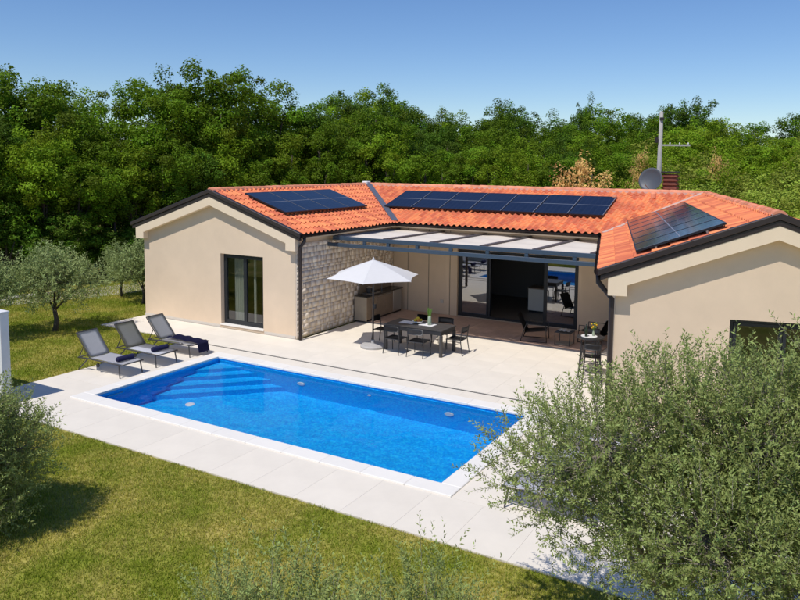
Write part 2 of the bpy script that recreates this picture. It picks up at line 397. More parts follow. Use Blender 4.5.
# ================================================================== POOL
pool = thing('swimming_pool', 'rectangular swimming pool of blue mosaic with white stone rim and corner steps', 'swimming pool', (-9.75, 12.5, -0.08))
DEP, WZ = -1.62, -0.085
bs = MB()
bs.add([(PX0, PY0, DEP), (PX1, PY0, DEP), (PX1, PY1, DEP), (PX0, PY1, DEP), (PX0, PY0, 0), (PX1, PY0, 0), (PX1, PY1, 0), (PX0, PY1, 0)],
       [(0, 1, 2, 3), (0, 4, 5, 1), (1, 5, 6, 2), (2, 6, 7, 3), (3, 7, 4, 0)])
me = bs.mesh('basin'); me.flip_normals()
basin = put('basin', me, 'mosaic', pool, world=True)
recv = [basin]
for s, z in ((0.9, -0.30), (1.36, -0.62), (1.84, -0.94), (2.3, -1.26)):
    st = MB().prism([(PX0 + .002, PY1 - s), (PX0 + s, PY1 - .002), (PX0 + .002, PY1 - .002)], DEP + .003, z)
    recv.append(part('step', st, 'mosaic', pool, world=True))
# coping stones
def coping(x0, x1, y0, y1, n, along):
    for i in range(n):
        if along == 'x':
            a, b = x0 + (x1 - x0) * i / n, x0 + (x1 - x0) * (i + 1) / n; q = (a + .0015, b - .0015, y0, y1)
        else:
            a, b = y0 + (y1 - y0) * i / n, y0 + (y1 - y0) * (i + 1) / n; q = (x0, x1, a + .0015, b - .0015)
        part('coping_stone', MB().box(*q, -0.028, 0.028), 'coping', pool, world=True, bevel=0.008)
coping(CX0, CX1, CY0, PY0 + .03, 11, 'x'); coping(CX0, CX1, PY1 - .03, CY1, 11, 'x')
coping(CX0, PX0 + .03, PY0 + .033, PY1 - .033, 5, 'y'); coping(PX1 - .03, CX1, PY0 + .033, PY1 - .033, 5, 'y')
# rim of basin under the stones
part('rim_wall', MB().box(CX0 + .02, CX1 - .02, CY0 + .02, PY0 - .004, -0.5, -0.03).box(CX0 + .02, CX1 - .02, PY1 + .004, CY1 - .02, -0.5, -0.03)
     .box(CX0 + .02, PX0 - .004, PY0, PY1, -0.5, -0.03).box(PX1 + .004, CX1 - .02, PY0, PY1, -0.5, -0.03), 'concrete', pool, world=True)
for x in (-11.35, -7.15):
    lt = MB(); lt.m = Matrix.Translation((x, PY1 - 0.01, -0.72)) @ Matrix.Rotation(RAD(90), 4, 'X')
    lt.lathe([(0.115, 0.0), (0.115, 0.03), (0.09, 0.045)], 20); recv.append(part('pool_light', lt, 'white_ceramic', pool, world=True))
for x, y, z in ((-9.3, PY1 - .005, -0.55),):
    lt = MB(); lt.m = Matrix.Translation((x, y, z)) @ Matrix.Rotation(RAD(90), 4, 'X'); lt.lathe([(0.05, 0.0), (0.05, 0.02)], 12)
    recv.append(part('inlet', lt, 'white_ceramic', pool, world=True))
recv.append(part('drain_cover', MB().lathe([(0.115, DEP + .003), (0.115, DEP + .02), (0.07, DEP + .03)], 20, (-13.2, 12.5)), 'white_ceramic', pool, world=True))
recv.append(part('skimmer_slot', MB().box(PX0 + .003, PX0 + .02, 10.9, 11.35, -0.26, -0.20), 'white_ceramic', pool, world=True))
rng = np.random.default_rng(5)
NX, NY = 260, 120
xs, ys = np.meshgrid(np.linspace(PX0, PX1, NX + 1), np.linspace(PY0, PY1, NY + 1))
zz = np.zeros_like(xs)
for k in range(40):
    an = rng.uniform(0, 2 * np.pi); lam = rng.uniform(0.22, 1.1)
    zz += 0.00042 * lam * np.sin((np.cos(an) * xs + np.sin(an) * ys) * 2 * np.pi / lam + rng.uniform(0, 6.28))
V = np.stack([xs.ravel(), ys.ravel(), WZ + zz.ravel()], 1)
ii = np.arange(NX * NY); jj = ii // NX * (NX + 1) + ii % NX
me = raw_mesh('water', V, np.stack([jj, jj + 1, jj + NX + 2, jj + NX + 1], 1)); me.polygons.foreach_set('use_smooth', [True] * len(me.polygons))
wat = put('water', me, 'water', pool, world=True)
wat.cycles.is_caustics_caster = True
for o in recv: o.cycles.is_caustics_receiver = True

# ================================================================== HOUSE
house = thing('house', 'single storey beige villa with orange tiled roof around a courtyard terrace', 'house', (-10, 23, 0))
def hp(name, mb, m, **k): return part(name, mb, m, house, world=True, **k)
ZE, ZR = 3.20, 4.40                                  # tile height at the eaves and ridge
LRX, LFY, LHW = -16.97, 17.02, 3.62                  # left wing: ridge x, rake front y, half width
MEY, MRY = 22.45, 26.25                              # main wing: eave and ridge y
AN = RAD(14.5); RP = Vector((-0.79, 15.39, 0)); RHW = 3.22
RM = Vector((math.cos(AN), math.sin(AN), 0)); RD = Vector((-math.sin(AN), math.cos(AN), 0))   # across, backwards
def rw(a, b, z=0.0): return RP + RM * a + RD * b + Vector((0, 0, z))
RW_M = Matrix.Translation(RP) @ Matrix.Rotation(AN, 4, 'Z')
LW_M = Matrix.Translation((LRX, LFY, 0))
def at_y(p, y): t = (y - p.y) / RD.y; return p + RD * t
LE = Vector((LRX + LHW, MEY)); LJ = Vector((LRX, MRY))
RE = at_y(rw(-RHW, 0), MEY).to_2d(); RJ = at_y(rw(0, 0), MRY).to_2d()
NE = 2 * MRY - MEY
ROUT = at_y(rw(RHW, 0), NE).to_2d(); LOUT = Vector((LRX - LHW, NE))
rt = random.Random(3)
TW, CL = 0.215, 0.345
def roof_slope(poly, e0, e1, ridge_pt):
    """clay barrel tiles: poly in plan, eave from e0 to e1, ridge_pt a plan point on the ridge"""
    e0 = Vector(e0); e1 = Vector(e1); e = (e1 - e0).normalized(); gdir = Vector((-e.y, e.x))
    if (Vector(ridge_pt) - e0).dot(gdir) < 0: gdir = -gdir
    gl = (Vector(ridge_pt) - e0).dot(gdir); sl = (ZR - ZE) / gl
    us = [(Vector(p) - e0).dot(e) for p in poly]; u0, u1 = min(us), max(us)
    SUB = 8; nt_ = int((u1 - u0) / TW) + 2; nu = nt_ * SUB
    prof = []
    for k in range(SUB):
        x = k / SUB
        prof.append(0.048 * math.sin(math.pi * x / 0.62) if x < 0.62 else -0.012 * math.sin(math.pi * (x - 0.62) / 0.38))
    ncr = int(gl / CL) + 2
    bm = bmesh.new(); tl = bm.faces.layers.float.new('tint'); rows = []
    uu = [u0 - TW * .5 + TW * i / SUB for i in range(nu + 1)]
    tints = [[rt.random() for _ in range(nt_ + 1)] for _ in range(ncr)]
    for c in range(ncr):
        jit = [rt.uniform(-.008, .008) for _ in range(nt_ + 1)]; jz = [rt.uniform(-.004, .006) for _ in range(nt_ + 1)]
        for t in (0, 1):
            row = []
            for i, u in enumerate(uu):
                ti = i // SUB; v = -0.05 + (c + t) * CL + (jit[ti] if t == 0 else 0)
                p = e0 + e * u + gdir * v
                row.append(bm.verts.new((p.x, p.y, ZE + sl * v + prof[i % SUB] + (0.034 + jz[ti] if t == 0 else 0.002))))
            rows.append(row)
    for k in range(len(rows) - 1):
        for i in range(nu):
            f = bm.faces.new((rows[k][i], rows[k][i + 1], rows[k + 1][i + 1], rows[k + 1][i])); f[tl] = tints[(k if k % 2 == 0 else k + 1) // 2 % ncr][i // SUB]
    # lip under the first row
    n = len(poly); cen = sum((Vector(p) for p in poly), Vector((0, 0))) / n
    for i in range(n):
        a = Vector(poly[i]); b = Vector(poly[(i + 1) % n])
        if abs((a - e0).dot(gdir)) < 1e-4 and abs((b - e0).dot(gdir)) < 1e-4: continue       # the eave edge keeps its lips
        d = (b - a).normalized(); no = Vector((d.y, -d.x))
        if (cen - a).dot(no) > 0: no = -no
        bmesh.ops.bisect_plane(bm, geom=bm.verts[:] + bm.edges[:] + bm.faces[:], plane_co=(a.x, a.y, 0), plane_no=(no.x, no.y, 0), clear_outer=True)
    bmesh.ops.recalc_face_normals(bm, faces=bm.faces)
    for f in bm.faces: f.smooth = False
    me = bpy.data.meshes.new('roof_tile'); bm.to_mesh(me); bm.free()
    o = put('roof_tile', me, 'tile_clay', house, world=True); o['kind'] = 'stuff'
    return o
def v2(p): return (p.x, p.y)
LF = (LRX, LFY + .06); LEF = (LRX + LHW, LFY + .06)
roof_slope([LF, LEF, v2(LE), v2(LJ)], LEF, v2(LE), v2(LJ))
roof_slope([LF, (LRX - LHW, LFY + .06), v2(LOUT), v2(LJ)], (LRX - LHW, LFY + .06), v2(LOUT), v2(LJ))
roof_slope([v2(LJ), v2(LE), v2(RE), v2(RJ)], v2(LE), v2(RE), v2(RJ))
roof_slope([v2(LJ), v2(RJ), v2(ROUT), v2(LOUT)], v2(LOUT), v2(ROUT), v2(RJ))
R0, RE0, RE1 = rw(0, .06).to_2d(), rw(-RHW, .06).to_2d(), rw(RHW, .06).to_2d()
roof_slope([v2(R0), v2(RE0), v2(RE), v2(RJ)], v2(RE0), v2(RE), v2(RJ))
roof_slope([v2(R0), v2(RE1), v2(ROUT), v2(RJ)], v2(RE1), v2(ROUT), v2(RJ))
# roof deck below the tiles (keeps light out of the attic)
dk = MB(); z0, z1 = ZE - .05, ZR - .05
for q in ([LF, LEF, v2(LE), v2(LJ)], [LF, (LRX - LHW, LFY + .06), v2(LOUT), v2(LJ)], [v2(LJ), v2(LE), v2(RE), v2(RJ)], [v2(LJ), v2(LOUT), v2(ROUT), v2(RJ)],
          [v2(R0), v2(RE0), v2(RE), v2(RJ)], [v2(R0), v2(RE1), v2(ROUT), v2(RJ)]):
    rid = {LF, v2(LJ), v2(RJ), v2(R0)}
    dk.add([(p[0], p[1], z1 if p in rid else z0) for p in q], [(0, 1, 2, 3)])
hp('roof_deck', dk, 'wood')
# ridge tiles, each a piece
rm_ = MB()
def half(r0, r1, y0, y1, n=8):
    vs = [(r * math.cos(math.pi * k / n), y, r * 0.85 * math.sin(math.pi * k / n)) for r, y in ((r0, y0), (r1, y1)) for k in range(n + 1)]
    fs = [(k, k + 1, n + 2 + k, n + 1 + k) for k in range(n)] + [tuple(range(n + 1))]
    rm_.add(vs, fs)
half(0.125, 0.10, 0.0, 0.42)
ridge_me = rm_.mesh('ridge_tile', smooth=False); ridge_me.materials.append(MATS['tile_clay_r'] if 'tile_clay_r' in MATS else mat('tile_clay_r', (0.74, 0.29, 0.17), 0.85, var=0.15, objvar=0.2, spec=0.2))
def ridge(a, b, z):
    a = Vector(a); b = Vector(b); d = b - a; n = int(d.length / 0.37); ang = math.atan2(d.y, d.x) - math.pi / 2
    for i in range(n):
        p = a + d * (i / n)
        o = put('ridge_tile', ridge_me, None, house, world=True); o.location = (p.x, p.y, z + rt.uniform(-.006, .006)); o.rotation_euler = (RAD(1.5), 0, ang + rt.uniform(-.02, .02))
ridge((LRX, LFY + .05), v2(LJ), ZR - .005); ridge(v2(LJ), v2(RJ), ZR - .003); ridge(v2(R0), v2(RJ), ZR - .005)
# mortar beds along the ridges
for a, b in ((Vector(LF), LJ), (LJ, RJ), (R0, RJ)):
    hp('ridge_mortar', MB().bar((a.x, a.y, ZR - .01), (b.x, b.y, ZR - .012), 0.27, 0.06), 'mortar')
# valley flashing on the left, tile edge on the right
def valley(a, b, wd, lift, m, name):
    a3 = Vector((a.x, a.y, ZE + lift)); b3 = Vector((b.x, b.y, ZR + lift))
    hp(name, MB().bar(a3, b3, wd, 0.03), m)
valley(LE, LJ, 0.22, 0.10, 'flashing', 'valley_flashing')
valley(RE, RJ, 0.15, 0.06, 'mortar', 'valley_mortar')
part('flashing_cap', MB().box(LJ.x - .13, LJ.x + .13, LJ.y - .25, LJ.y + .05, ZR + .03, ZR + .155), 'cloth_white', house, world=True, bevel=0.03)

# ---- gable fronts (same for both wings, local x across, y back)
def gable(M, hw, wl, wr, wy, openings, bo):
    s = (ZR - ZE) / hw
    def lz(x, dz): return ZR - s * abs(x) + dz
    # dark metal verge in two steps
    for nm, x1, dz0, dz1, y0, y1 in (('verge_trim', hw + .03, -0.075, 0.05, -0.05, 0.10), ('verge_board', hw - .02, -0.19, -0.078, -0.015, 0.10)):
        b = MB(); b.m = M
        b.prism_y([(-x1, lz(x1, dz0)), (0, lz(0, dz0)), (x1, lz(x1, dz0)), (x1, lz(x1, dz1)), (0, lz(0, dz1)), (-x1, lz(x1, dz1))], y0, y1)
        hp(nm, b, 'fascia', bevel=0.012)
    # beige beam following the rake with boxed returns
    x1, xi = bo, bo - 0.37; b = MB(); b.m = M; d0, d1 = -0.193, -0.46
    low = lz(xi, d1) - 0.22
    b.prism_y([(-x1, low), (-xi, low), (-xi, lz(xi, d1)), (0, lz(0, d1)), (xi, lz(xi, d1)), (xi, low), (x1, low), (x1, lz(x1, d0)), (0, lz(0, d0)), (-x1, lz(x1, d0))], 0.0, wy - .004)
    hp('rake_beam', b, 'trim')
    # wall with openings: list of (x0,x1,z0,z1)
    top = lambda x: lz(x, -0.12)
    b = MB(); b.m = M; xs = sorted({wl, 0.0, wr} | {v for o in openings for v in o[:2]})
    for a, c in zip(xs, xs[1:]):
        ops = [o for o in openings if o[0] <= a + 1e-6 and o[1] >= c - 1e-6]
        if ops:
            o = ops[0]
            if o[2] > 0.01: b.box(a, c, wy, wy + .3, 0, o[2])
            b.prism_y([(a, o[3]), (c, o[3]), (c, top(c)), (a, top(a))], wy, wy + .3)
        else:
            b.prism_y([(a, 0), (c, 0), (c, top(c)), (a, top(a))], wy, wy + .3)
    hp('gable_wall', b, 'plaster')
LWL, LWR = -20.28 - LRX, -13.70 - LRX
DX0, DX1 = -16.74 - LRX, -14.97 - LRX
gable(LW_M, LHW, LWL, LWR, 0.23, [(DX0, DX1, 0.10, 2.40)], 3.44)
gable(RW_M, RHW, -2.90, 3.0, 0.23, [(-0.74, 1.2, 0.85, 2.34)], 3.05)

# other walls
hp('side_wall', MB().box(-20.28, -20.0, 17.56, NE - .4, 0, 3.12), 'plaster')
hp('side_wall', MB().box(-13.97, -13.70, 17.56, 22.9, 0, 3.14), 'plaster')
hp('rear_wall', MB().box(-20.0, -2.2, NE - .7, NE - .4, 0, 3.12), 'plaster')
bwy = 22.9
DOX0, DOX1, DOH = -11.08, -6.8, 2.38
hp('terrace_wall', MB().box(-13.70, DOX0, bwy, bwy + .3, 0, 3.25).box(DOX1, -5.55, bwy, bwy + .3, 0, 3.25).box(DOX0, DOX1, bwy, bwy + .3, DOH, 3.25), 'plaster')
# plaster panel joints beside the doors
for x in (-13.05, -12.2, -11.36):
    hp('panel_joint', MB().box(x - .012, x + .012, bwy - .006, bwy - .002, 0.02, 3.0), 'wood')
hp('wall_outlet', MB().box(-11.72, -11.6, bwy - .02, bwy - .004, 0.42, 0.54), 'plinth')
b = MB(); b.m = RW_M; b.box(-2.90, -2.66, 0.53, 8.1, 0, 3.1); hp('side_wall', b, 'plaster')
b = MB(); b.m = RW_M; b.box(2.72, 3.0, 0.53, 13.5, 0, 3.1); hp('side_wall', b, 'plaster')
# eave soffits
hp('soffit', MB().box(-13.68, LE.x - .02, LFY + .32, bwy - .05, 3.06, 3.10), 'trim')
hp('soffit', MB().box(-13.6, -5.7, MEY + .03, bwy - .002, 3.055, 3.095), 'trim')
b = MB(); b.m = RW_M; b.box(-RHW + .03, -2.905, 0.33, 7.6, 3.05, 3.09); hp('soffit', b, 'trim')
# plinths
for a, b in ((-20.295, -16.78), (-14.93, -13.71)): hp('plinth', MB().box(a, b, 17.235, 17.249, 0, 0.09), 'plinth')

# stone cladding on the courtyard side of the left wing
st = []; V = []; Q = []; T = []
rs = random.Random(11); z = 0.02
while z < 2.86:
    h = rs.uniform(0.08, 0.19); h = min(h, 2.88 - z); y = 17.262
    while y < 22.85:
        wv = rs.uniform(0.10, 0.36); wv = min(wv, 22.86 - y); pr = rs.uniform(0.045, 0.051)
        y0, y1, za, zb = y + .002, y + wv - .002, z + .002, z + h - .002
        if y1 - y0 > .03 and zb - za > .03:
            k = len(V); c = 0.003; j = lambda: rs.uniform(-.002, .002)
            V += [(-13.70, y0, za), (-13.70, y1, za), (-13.70, y1, zb), (-13.70, y0, zb),
                  (-13.70 + pr + j() * .5, y0 + c + j(), za + c + j()), (-13.70 + pr + j() * .5, y1 - c + j(), za + c + j()), (-13.70 + pr + j() * .5, y1 - c + j(), zb - c + j()), (-13.70 + pr + j() * .5, y0 + c + j(), zb - c + j())]
            Q += [(k + 4, k + 5, k + 6, k + 7), (k, k + 1, k + 5, k + 4), (k + 1, k + 2, k + 6, k + 5), (k + 2, k + 3, k + 7, k + 6), (k + 3, k, k + 4, k + 7)]
            t = rs.random(); T += [t] * 5
        y += wv
    z += h
so = put('stone_cladding', raw_mesh('stone_cladding', V, Q, T), 'stone', house, world=True); so['kind'] = 'stuff'
hp('grout_bed', MB().box(-13.698, -13.662, 17.255, 22.88, 0, 2.89), 'grout')
# gutters and downpipes
def gutter(a, b, z, side):
    a = Vector((*a, z)); b = Vector((*b, z)); t = (b - a).normalized(); o = Vector((t.y, -t.x, 0)) * side
    vs = []
    for p in (a, b):
        for k in range(7):
            an = math.pi * k / 6; vs.append(p + o * (0.075 - 0.075 * math.cos(an)) - Vector((0, 0, 0.075 * math.sin(an))))
    hp('gutter', MB().add(vs, [(k, k + 1, 8 + k, 7 + k) for k in range(6)]), 'fascia', thick=0.006)
gutter((LE.x - .045, LFY - .03), (LE.x - .045, MEY - .02), ZE - .01, 1)
gutter((LE.x, MEY + .045), (RE.x, MEY + .045), ZE - .01, 1)
q0, q1 = rw(-RHW + .04, -.03), Vector((RE.x, RE.y, 0)); gutter(v2(q1), v2(q0), ZE - .01, -1 if False else 1)
hp('downpipe', MB().tube([(LE.x + .02, 17.2, 3.12), (LE.x + .02, 17.2, 3.0), (-13.50, 17.21, 2.8), (-13.50, 17.21, 0.02)], 0.055, 10), 'fascia', smooth=True)
p0, p1, p2, p3 = rw(-RHW - .02, 0.22, 3.1), rw(-RHW - .02, 0.22, 2.95), rw(-2.965, 0.2, 2.62), rw(-2.965, 0.2, 0.02)
hp('downpipe', MB().tube([p0, p1, p2, p3], 0.055, 10), 'fascia', smooth=True)

# ---- windows and doors
def window(M, name, x0, x1, z0, z1, y, leaves, gm, fw=0.07, parent=house):
    b = MB(); b.m = M
    b.box(x0, x1, y, y + .07, z1 - fw, z1).box(x0, x1, y, y + .07, z0, z0 + fw).box(x0, x0 + fw, y, y + .07, z0 + fw, z1 - fw).box(x1 - fw, x1, y, y + .07, z0 + fw, z1 - fw)
    fr = hp(name, b, 'anthracite')
    for i, (a, c) in enumerate(leaves):
        s = MB(); s.m = M; e = 0.06
        s.box(a, c, y - .012, y + .05, z1 - fw - e, z1 - fw - .002).box(a, c, y - .012, y + .05, z0 + fw + .002, z0 + fw + e)
        s.box(a, a + e, y - .012, y + .05, z0 + fw + e, z1 - fw - e).box(c - e, c, y - .012, y + .05, z0 + fw + e, z1 - fw - e)
        part('sash', s, 'anthracite', fr)
        pn = MB(); pn.m = M; pn.add([(a + e, y + .02, z0 + fw + e), (c - e, y + .02, z0 + fw + e), (c - e, y + .02, z1 - fw - e), (a + e, y + .02, z1 - fw - e)], [(0, 1, 2, 3)])
        part('pane', pn, gm, fr)
    return fr
def fix(fr):
    for c in fr.children: c.matrix_parent_inverse = Matrix.Identity(4)
mid = -15.83 - LRX
fw = window(LW_M, 'patio_door', DX0 + .005, DX1 - .005, 0.13, 2.395, 0.38, [(DX0 + .08, mid - .002), (mid + .002, DX1 - .08)], 'window_glass')
hp('door_sill', MB().box(-16.76, -14.95, 17.22, 17.4, 0.09, 0.125), 'coping')
cu = MB().grid(lambda u, v: (-16.60 + 0.42 * u, 17.75 + 0.05 * math.sin(u * 34) * (0.5 + .5 * v), 0.16 + 2.15 * v), 40, 6); hp('curtain', cu, 'curtain', smooth=True)
cu = MB().grid(lambda u, v: (-15.78 + 0.10 * u, 17.75 + 0.05 * math.sin(u * 12), 0.16 + 2.15 * v), 10, 4); hp('curtain', cu, 'curtain', smooth=True)
window(RW_M, 'window', -0.735, 1.195, 0.855, 2.335, 0.36, [(-0.66, 0.22), (0.23, 1.12)], 'window_glass')
b = MB(); b.m = RW_M; b.box(-0.78, 1.24, 0.17, 0.36, 0.80, 0.846); hp('window_sill', b, 'coping')
# sliding doors: outer frame, fixed side panes, sliding leaf stacked behind the right pane
I4 = Matrix.Identity(4)
window(I4, 'sliding_door', DOX0 + .005, DOX1 - .005, 0.03, DOH - .005, 23.0, [(DOX0 + .08, -9.94), (-7.92, DOX1 - .08)], 'door_glass', fw=0.075)
hp('door_post', MB().box(-8.0, -7.93, 23.075, 23.12, 0.11, 2.3), 'anthracite'); hp('door_post', MB().box(-9.93, -9.87, 23.0, 23.12, 0.11, 2.3), 'anthracite')
hp('door_threshold', MB().box(DOX0, DOX1, 22.88, 23.2, 0.0, 0.027), 'plinth')
# rooms behind the glass
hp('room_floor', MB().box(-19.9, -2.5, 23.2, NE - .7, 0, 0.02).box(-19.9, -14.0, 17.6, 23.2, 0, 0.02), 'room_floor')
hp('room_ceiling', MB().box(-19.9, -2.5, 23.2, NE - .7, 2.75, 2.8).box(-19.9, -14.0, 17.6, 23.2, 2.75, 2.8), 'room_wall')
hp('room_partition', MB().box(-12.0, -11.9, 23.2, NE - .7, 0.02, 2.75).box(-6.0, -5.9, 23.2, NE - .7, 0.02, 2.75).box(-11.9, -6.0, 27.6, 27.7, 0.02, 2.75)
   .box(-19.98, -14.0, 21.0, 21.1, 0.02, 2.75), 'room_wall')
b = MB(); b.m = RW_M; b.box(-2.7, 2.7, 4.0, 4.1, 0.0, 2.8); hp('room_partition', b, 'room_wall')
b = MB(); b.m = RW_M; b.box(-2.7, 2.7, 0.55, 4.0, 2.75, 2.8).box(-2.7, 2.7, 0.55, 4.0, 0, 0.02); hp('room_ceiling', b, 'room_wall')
# chimney
ch = MB().box(-5.15, -4.74, 27.2, 27.65, 3.6, 5.02); hp('chimney', ch, 'brick')
for k in range(4): hp('chimney_louvre', MB().box(-5.19, -4.70, 27.16, 27.69, 4.50 + k * .14, 4.56 + k * .14), 'brick')
hp('chimney_cap', MB().box(-5.22, -4.67, 27.12, 27.73, 5.05, 5.11), 'fascia')
hp('vent_tile', MB().lathe([(0.09, 4.14), (0.09, 4.25), (0.06, 4.30)], 10, (-6.35, 25.3)), 'tile_clay_r')
hp('vent_tile', MB().lathe([(0.09, 4.24), (0.09, 4.38), (0.06, 4.44)], 10, (-5.15, 25.6)), 'tile_clay_r')

# ---- satellite dish
t = thing('satellite_dish', 'dark grey round satellite dish on the roof beside the chimney', 'dish', (-5.52, 27.1, 4.2))
t.rotation_euler = (0, 0, RAD(-12))
ds = MB(); ds.m = Matrix.Translation((0, -0.12, 0.62)) @ Matrix.Rotation(RAD(75), 4, 'X')
ds.lathe([(0.01, -0.09), (0.2, -0.07), (0.36, -0.02), (0.43, 0.02), (0.42, 0.03), (0.35, -0.01), (0.2, -0.055), (0.01, -0.075)], 28)
part('reflector', ds, 'dish', t, smooth=True); part('mount', MB().tube([(0, 0.05, -0.4), (0, 0.05, 0.65)], 0.03), 'steel', t)
part('feed_arm', MB().tube([(0, -0.1, 0.22), (0, -0.55, 0.45), (0, -0.55, 0.55)], 0.015), 'steel', t)

# ---- utility pole
pp = bearing(656.5, 36.5); t = thing('utility_pole', 'pale tapered concrete utility pole with one side arm among the trees', 'utility pole', pp)
part('pole', MB().lathe([(0.16, 0), (0.085, 7.79), (0.02, 7.84)], 12), 'concrete', t, smooth=True)
t.rotation_euler = (0, 0, YAW)
part('arm', MB().box(0.0, 1.38, -0.04, 0.04, 6.23, 6.31), 'concrete', t)
for x in (0.45, 0.9, 1.3): part('insulator', MB().lathe([(0.02, 6.31), (0.035, 6.36), (0.02, 6.4)], 8, (x, 0)), 'white_ceramic', t)
part('bracket', MB().box(-0.24, -0.12, -0.07, 0.07, 6.38, 6.62), 'fascia', t); part('top_cap', MB().box(-0.08, 0.08, -0.15, 0.08, 7.42, 7.54), 'fascia', t)

# ---- solar arrays
cell = MB().box(-0.555, 0.555, -0.86, 0.86, 0.03, 0.04).mesh('cell_sheet'); cell.materials.append(MATS['solar_cell'])
pf = MB()
for a in ((-0.575, 0.575, -0.88, -0.86), (-0.575, 0.575, 0.86, 0.88), (-0.575, -0.555, -0.86, 0.86), (0.555, 0.575, -0.86, 0.86)): pf.box(*a, 0.0, 0.043)
frm = pf.mesh('frame'); frm.materials.append(MATS['panel_frame'])
gap = MB().box(-0.555, 0.555, -0.011, 0.011, 0.0402, 0.0425).mesh('busbar'); gap.materials.append(MATS['panel_gap'])
edg = MB().box(0.556, 0.574, -0.87, 0.87, 0.0432, 0.0445).mesh('edge_strip'); edg.materials.append(MATS['panel_gap'])
rail = MB().box(-0.60, 0.60, -0.02, 0.02, -0.06, -0.002).mesh('rail'); rail.materials.append(MATS['steel'])
def array(label, origin, ex, n, sl, lift, tilt_extra=0.0, pitch_w=1.17):
    """origin = plan centre of first panel, ex = unit plan vector along the eave, up-slope is to its left"""
    ex = Vector((*ex, 0)); up = Vector((-ex.y, ex.x, 0)); ang = math.atan(sl) + tilt_extra
    uu = up * math.cos(ang) + Vector((0, 0, math.sin(ang))); nn = ex.cross(uu)
    t = thing('solar_array', label, 'solar panels', origin, group='solar arrays on the roof')
    for i in range(n):
        M = Matrix(((ex.x, uu.x, nn.x, 0), (ex.y, uu.y, nn.y, 0), (ex.z, uu.z, nn.z, 0), (0, 0, 0, 1))); M.translation = ex * (i * pitch_w) + nn * lift
        p = put('solar_panel', cell, None, t); p.matrix_local = M
        put('frame', frm, None, p); put('busbar', gap, None, p); put('edge_strip', edg, None, p)
        for y in (-0.5, 0.5): put('rail', rail, None, p, (0, y, 0))
sL = (ZR - ZE) / LHW
xc = -15.45; array('solar array of four dark panels on the left wing beside the metal valley', (xc, 18.45, ZR - sL * (xc - LRX) + .03), (0, 1), 4, sL, 0.09)
sM = (ZR - ZE) / (MRY - MEY); yc = 24.48
array('long solar array of seven dark panels over the terrace and its white awning', (-13.93, yc, ZR - sM * (MRY - yc) + .02), (1, 0), 7, sM, 0.09, pitch_w=1.18)
sR = (ZR - ZE) / RHW; q = rw(-1.66, 8.20); q.z = ZR - sR * 1.66 + .01
array('solar array of seven panels on the right wing close to its gable', q, (-RD.x, -RD.y), 7, sR, 0.09, pitch_w=1.21)
for o in [c for c in COL.objects if c.name.startswith('solar_array')]: pass

# ================================================================== PERGOLA
PG = thing('pergola', 'blue grey steel pergola with white fabric awning strips over the terrace doors', 'pergola', (-9.4, 20.9, 0))
def pg(name, mb, m, **k): return part(name, mb, m, PG, world=True, **k)
PFY = 18.9
pg('front_beam', MB().box(-13.50, -4.72, PFY - .04, PFY + .04, 2.90, 3.02), 'steel_blue', bevel=0.006)
pg('gutter_beam', MB().box(-13.62, -4.72, PFY - .14, PFY - .02, 2.70, 2.81), 'steel_blue', bevel=0.006)
for x in (-12.3, -11.45, -10.45, -9.35, -8.2, -7.05, -5.72): pg('spacer', MB().box(x - .05, x + .05, PFY - .06, PFY + .01, 2.812, 2.898), 'steel_blue')
RFX = [-13.42, -11.62, -10.02, -8.42, -6.86, -5.28]
for i, x in enumerate(RFX):
    pg('rafter', MB().bar((x, PFY + .042, 2.97), (x, 22.84, 2.92), 0.13, 0.13), 'rafter_brown' if i else 'steel_blue')
for a, b in zip(RFX, RFX[1:]):
    sd = rt.uniform(0, 6)
    def cl(u, v, a=a, b=b, sd=sd):
        x = a + .07 + (b - a - .14) * u
        yb = 22.80 - 0.05 * (1 - math.sin(math.pi * u))
        y = PFY + 0.08 + (yb - PFY - 0.08) * v
        return (x, y, 2.985 - 0.05 * math.sin(math.pi * u) - 0.035 * math.sin(v * math.pi * 6 + sd) * math.sin(math.pi * u) - 0.04 * v + 0.05 * v ** 3 * math.sin(math.pi * min(1, u * 1.25)) ** 2)
    pg('awning_strip', MB().grid(cl, 12, 30), 'awning', smooth=True)
pg('wall_rail', MB().box(-13.55, -5.6, 22.845, 22.895, 2.78, 2.93), 'fascia')

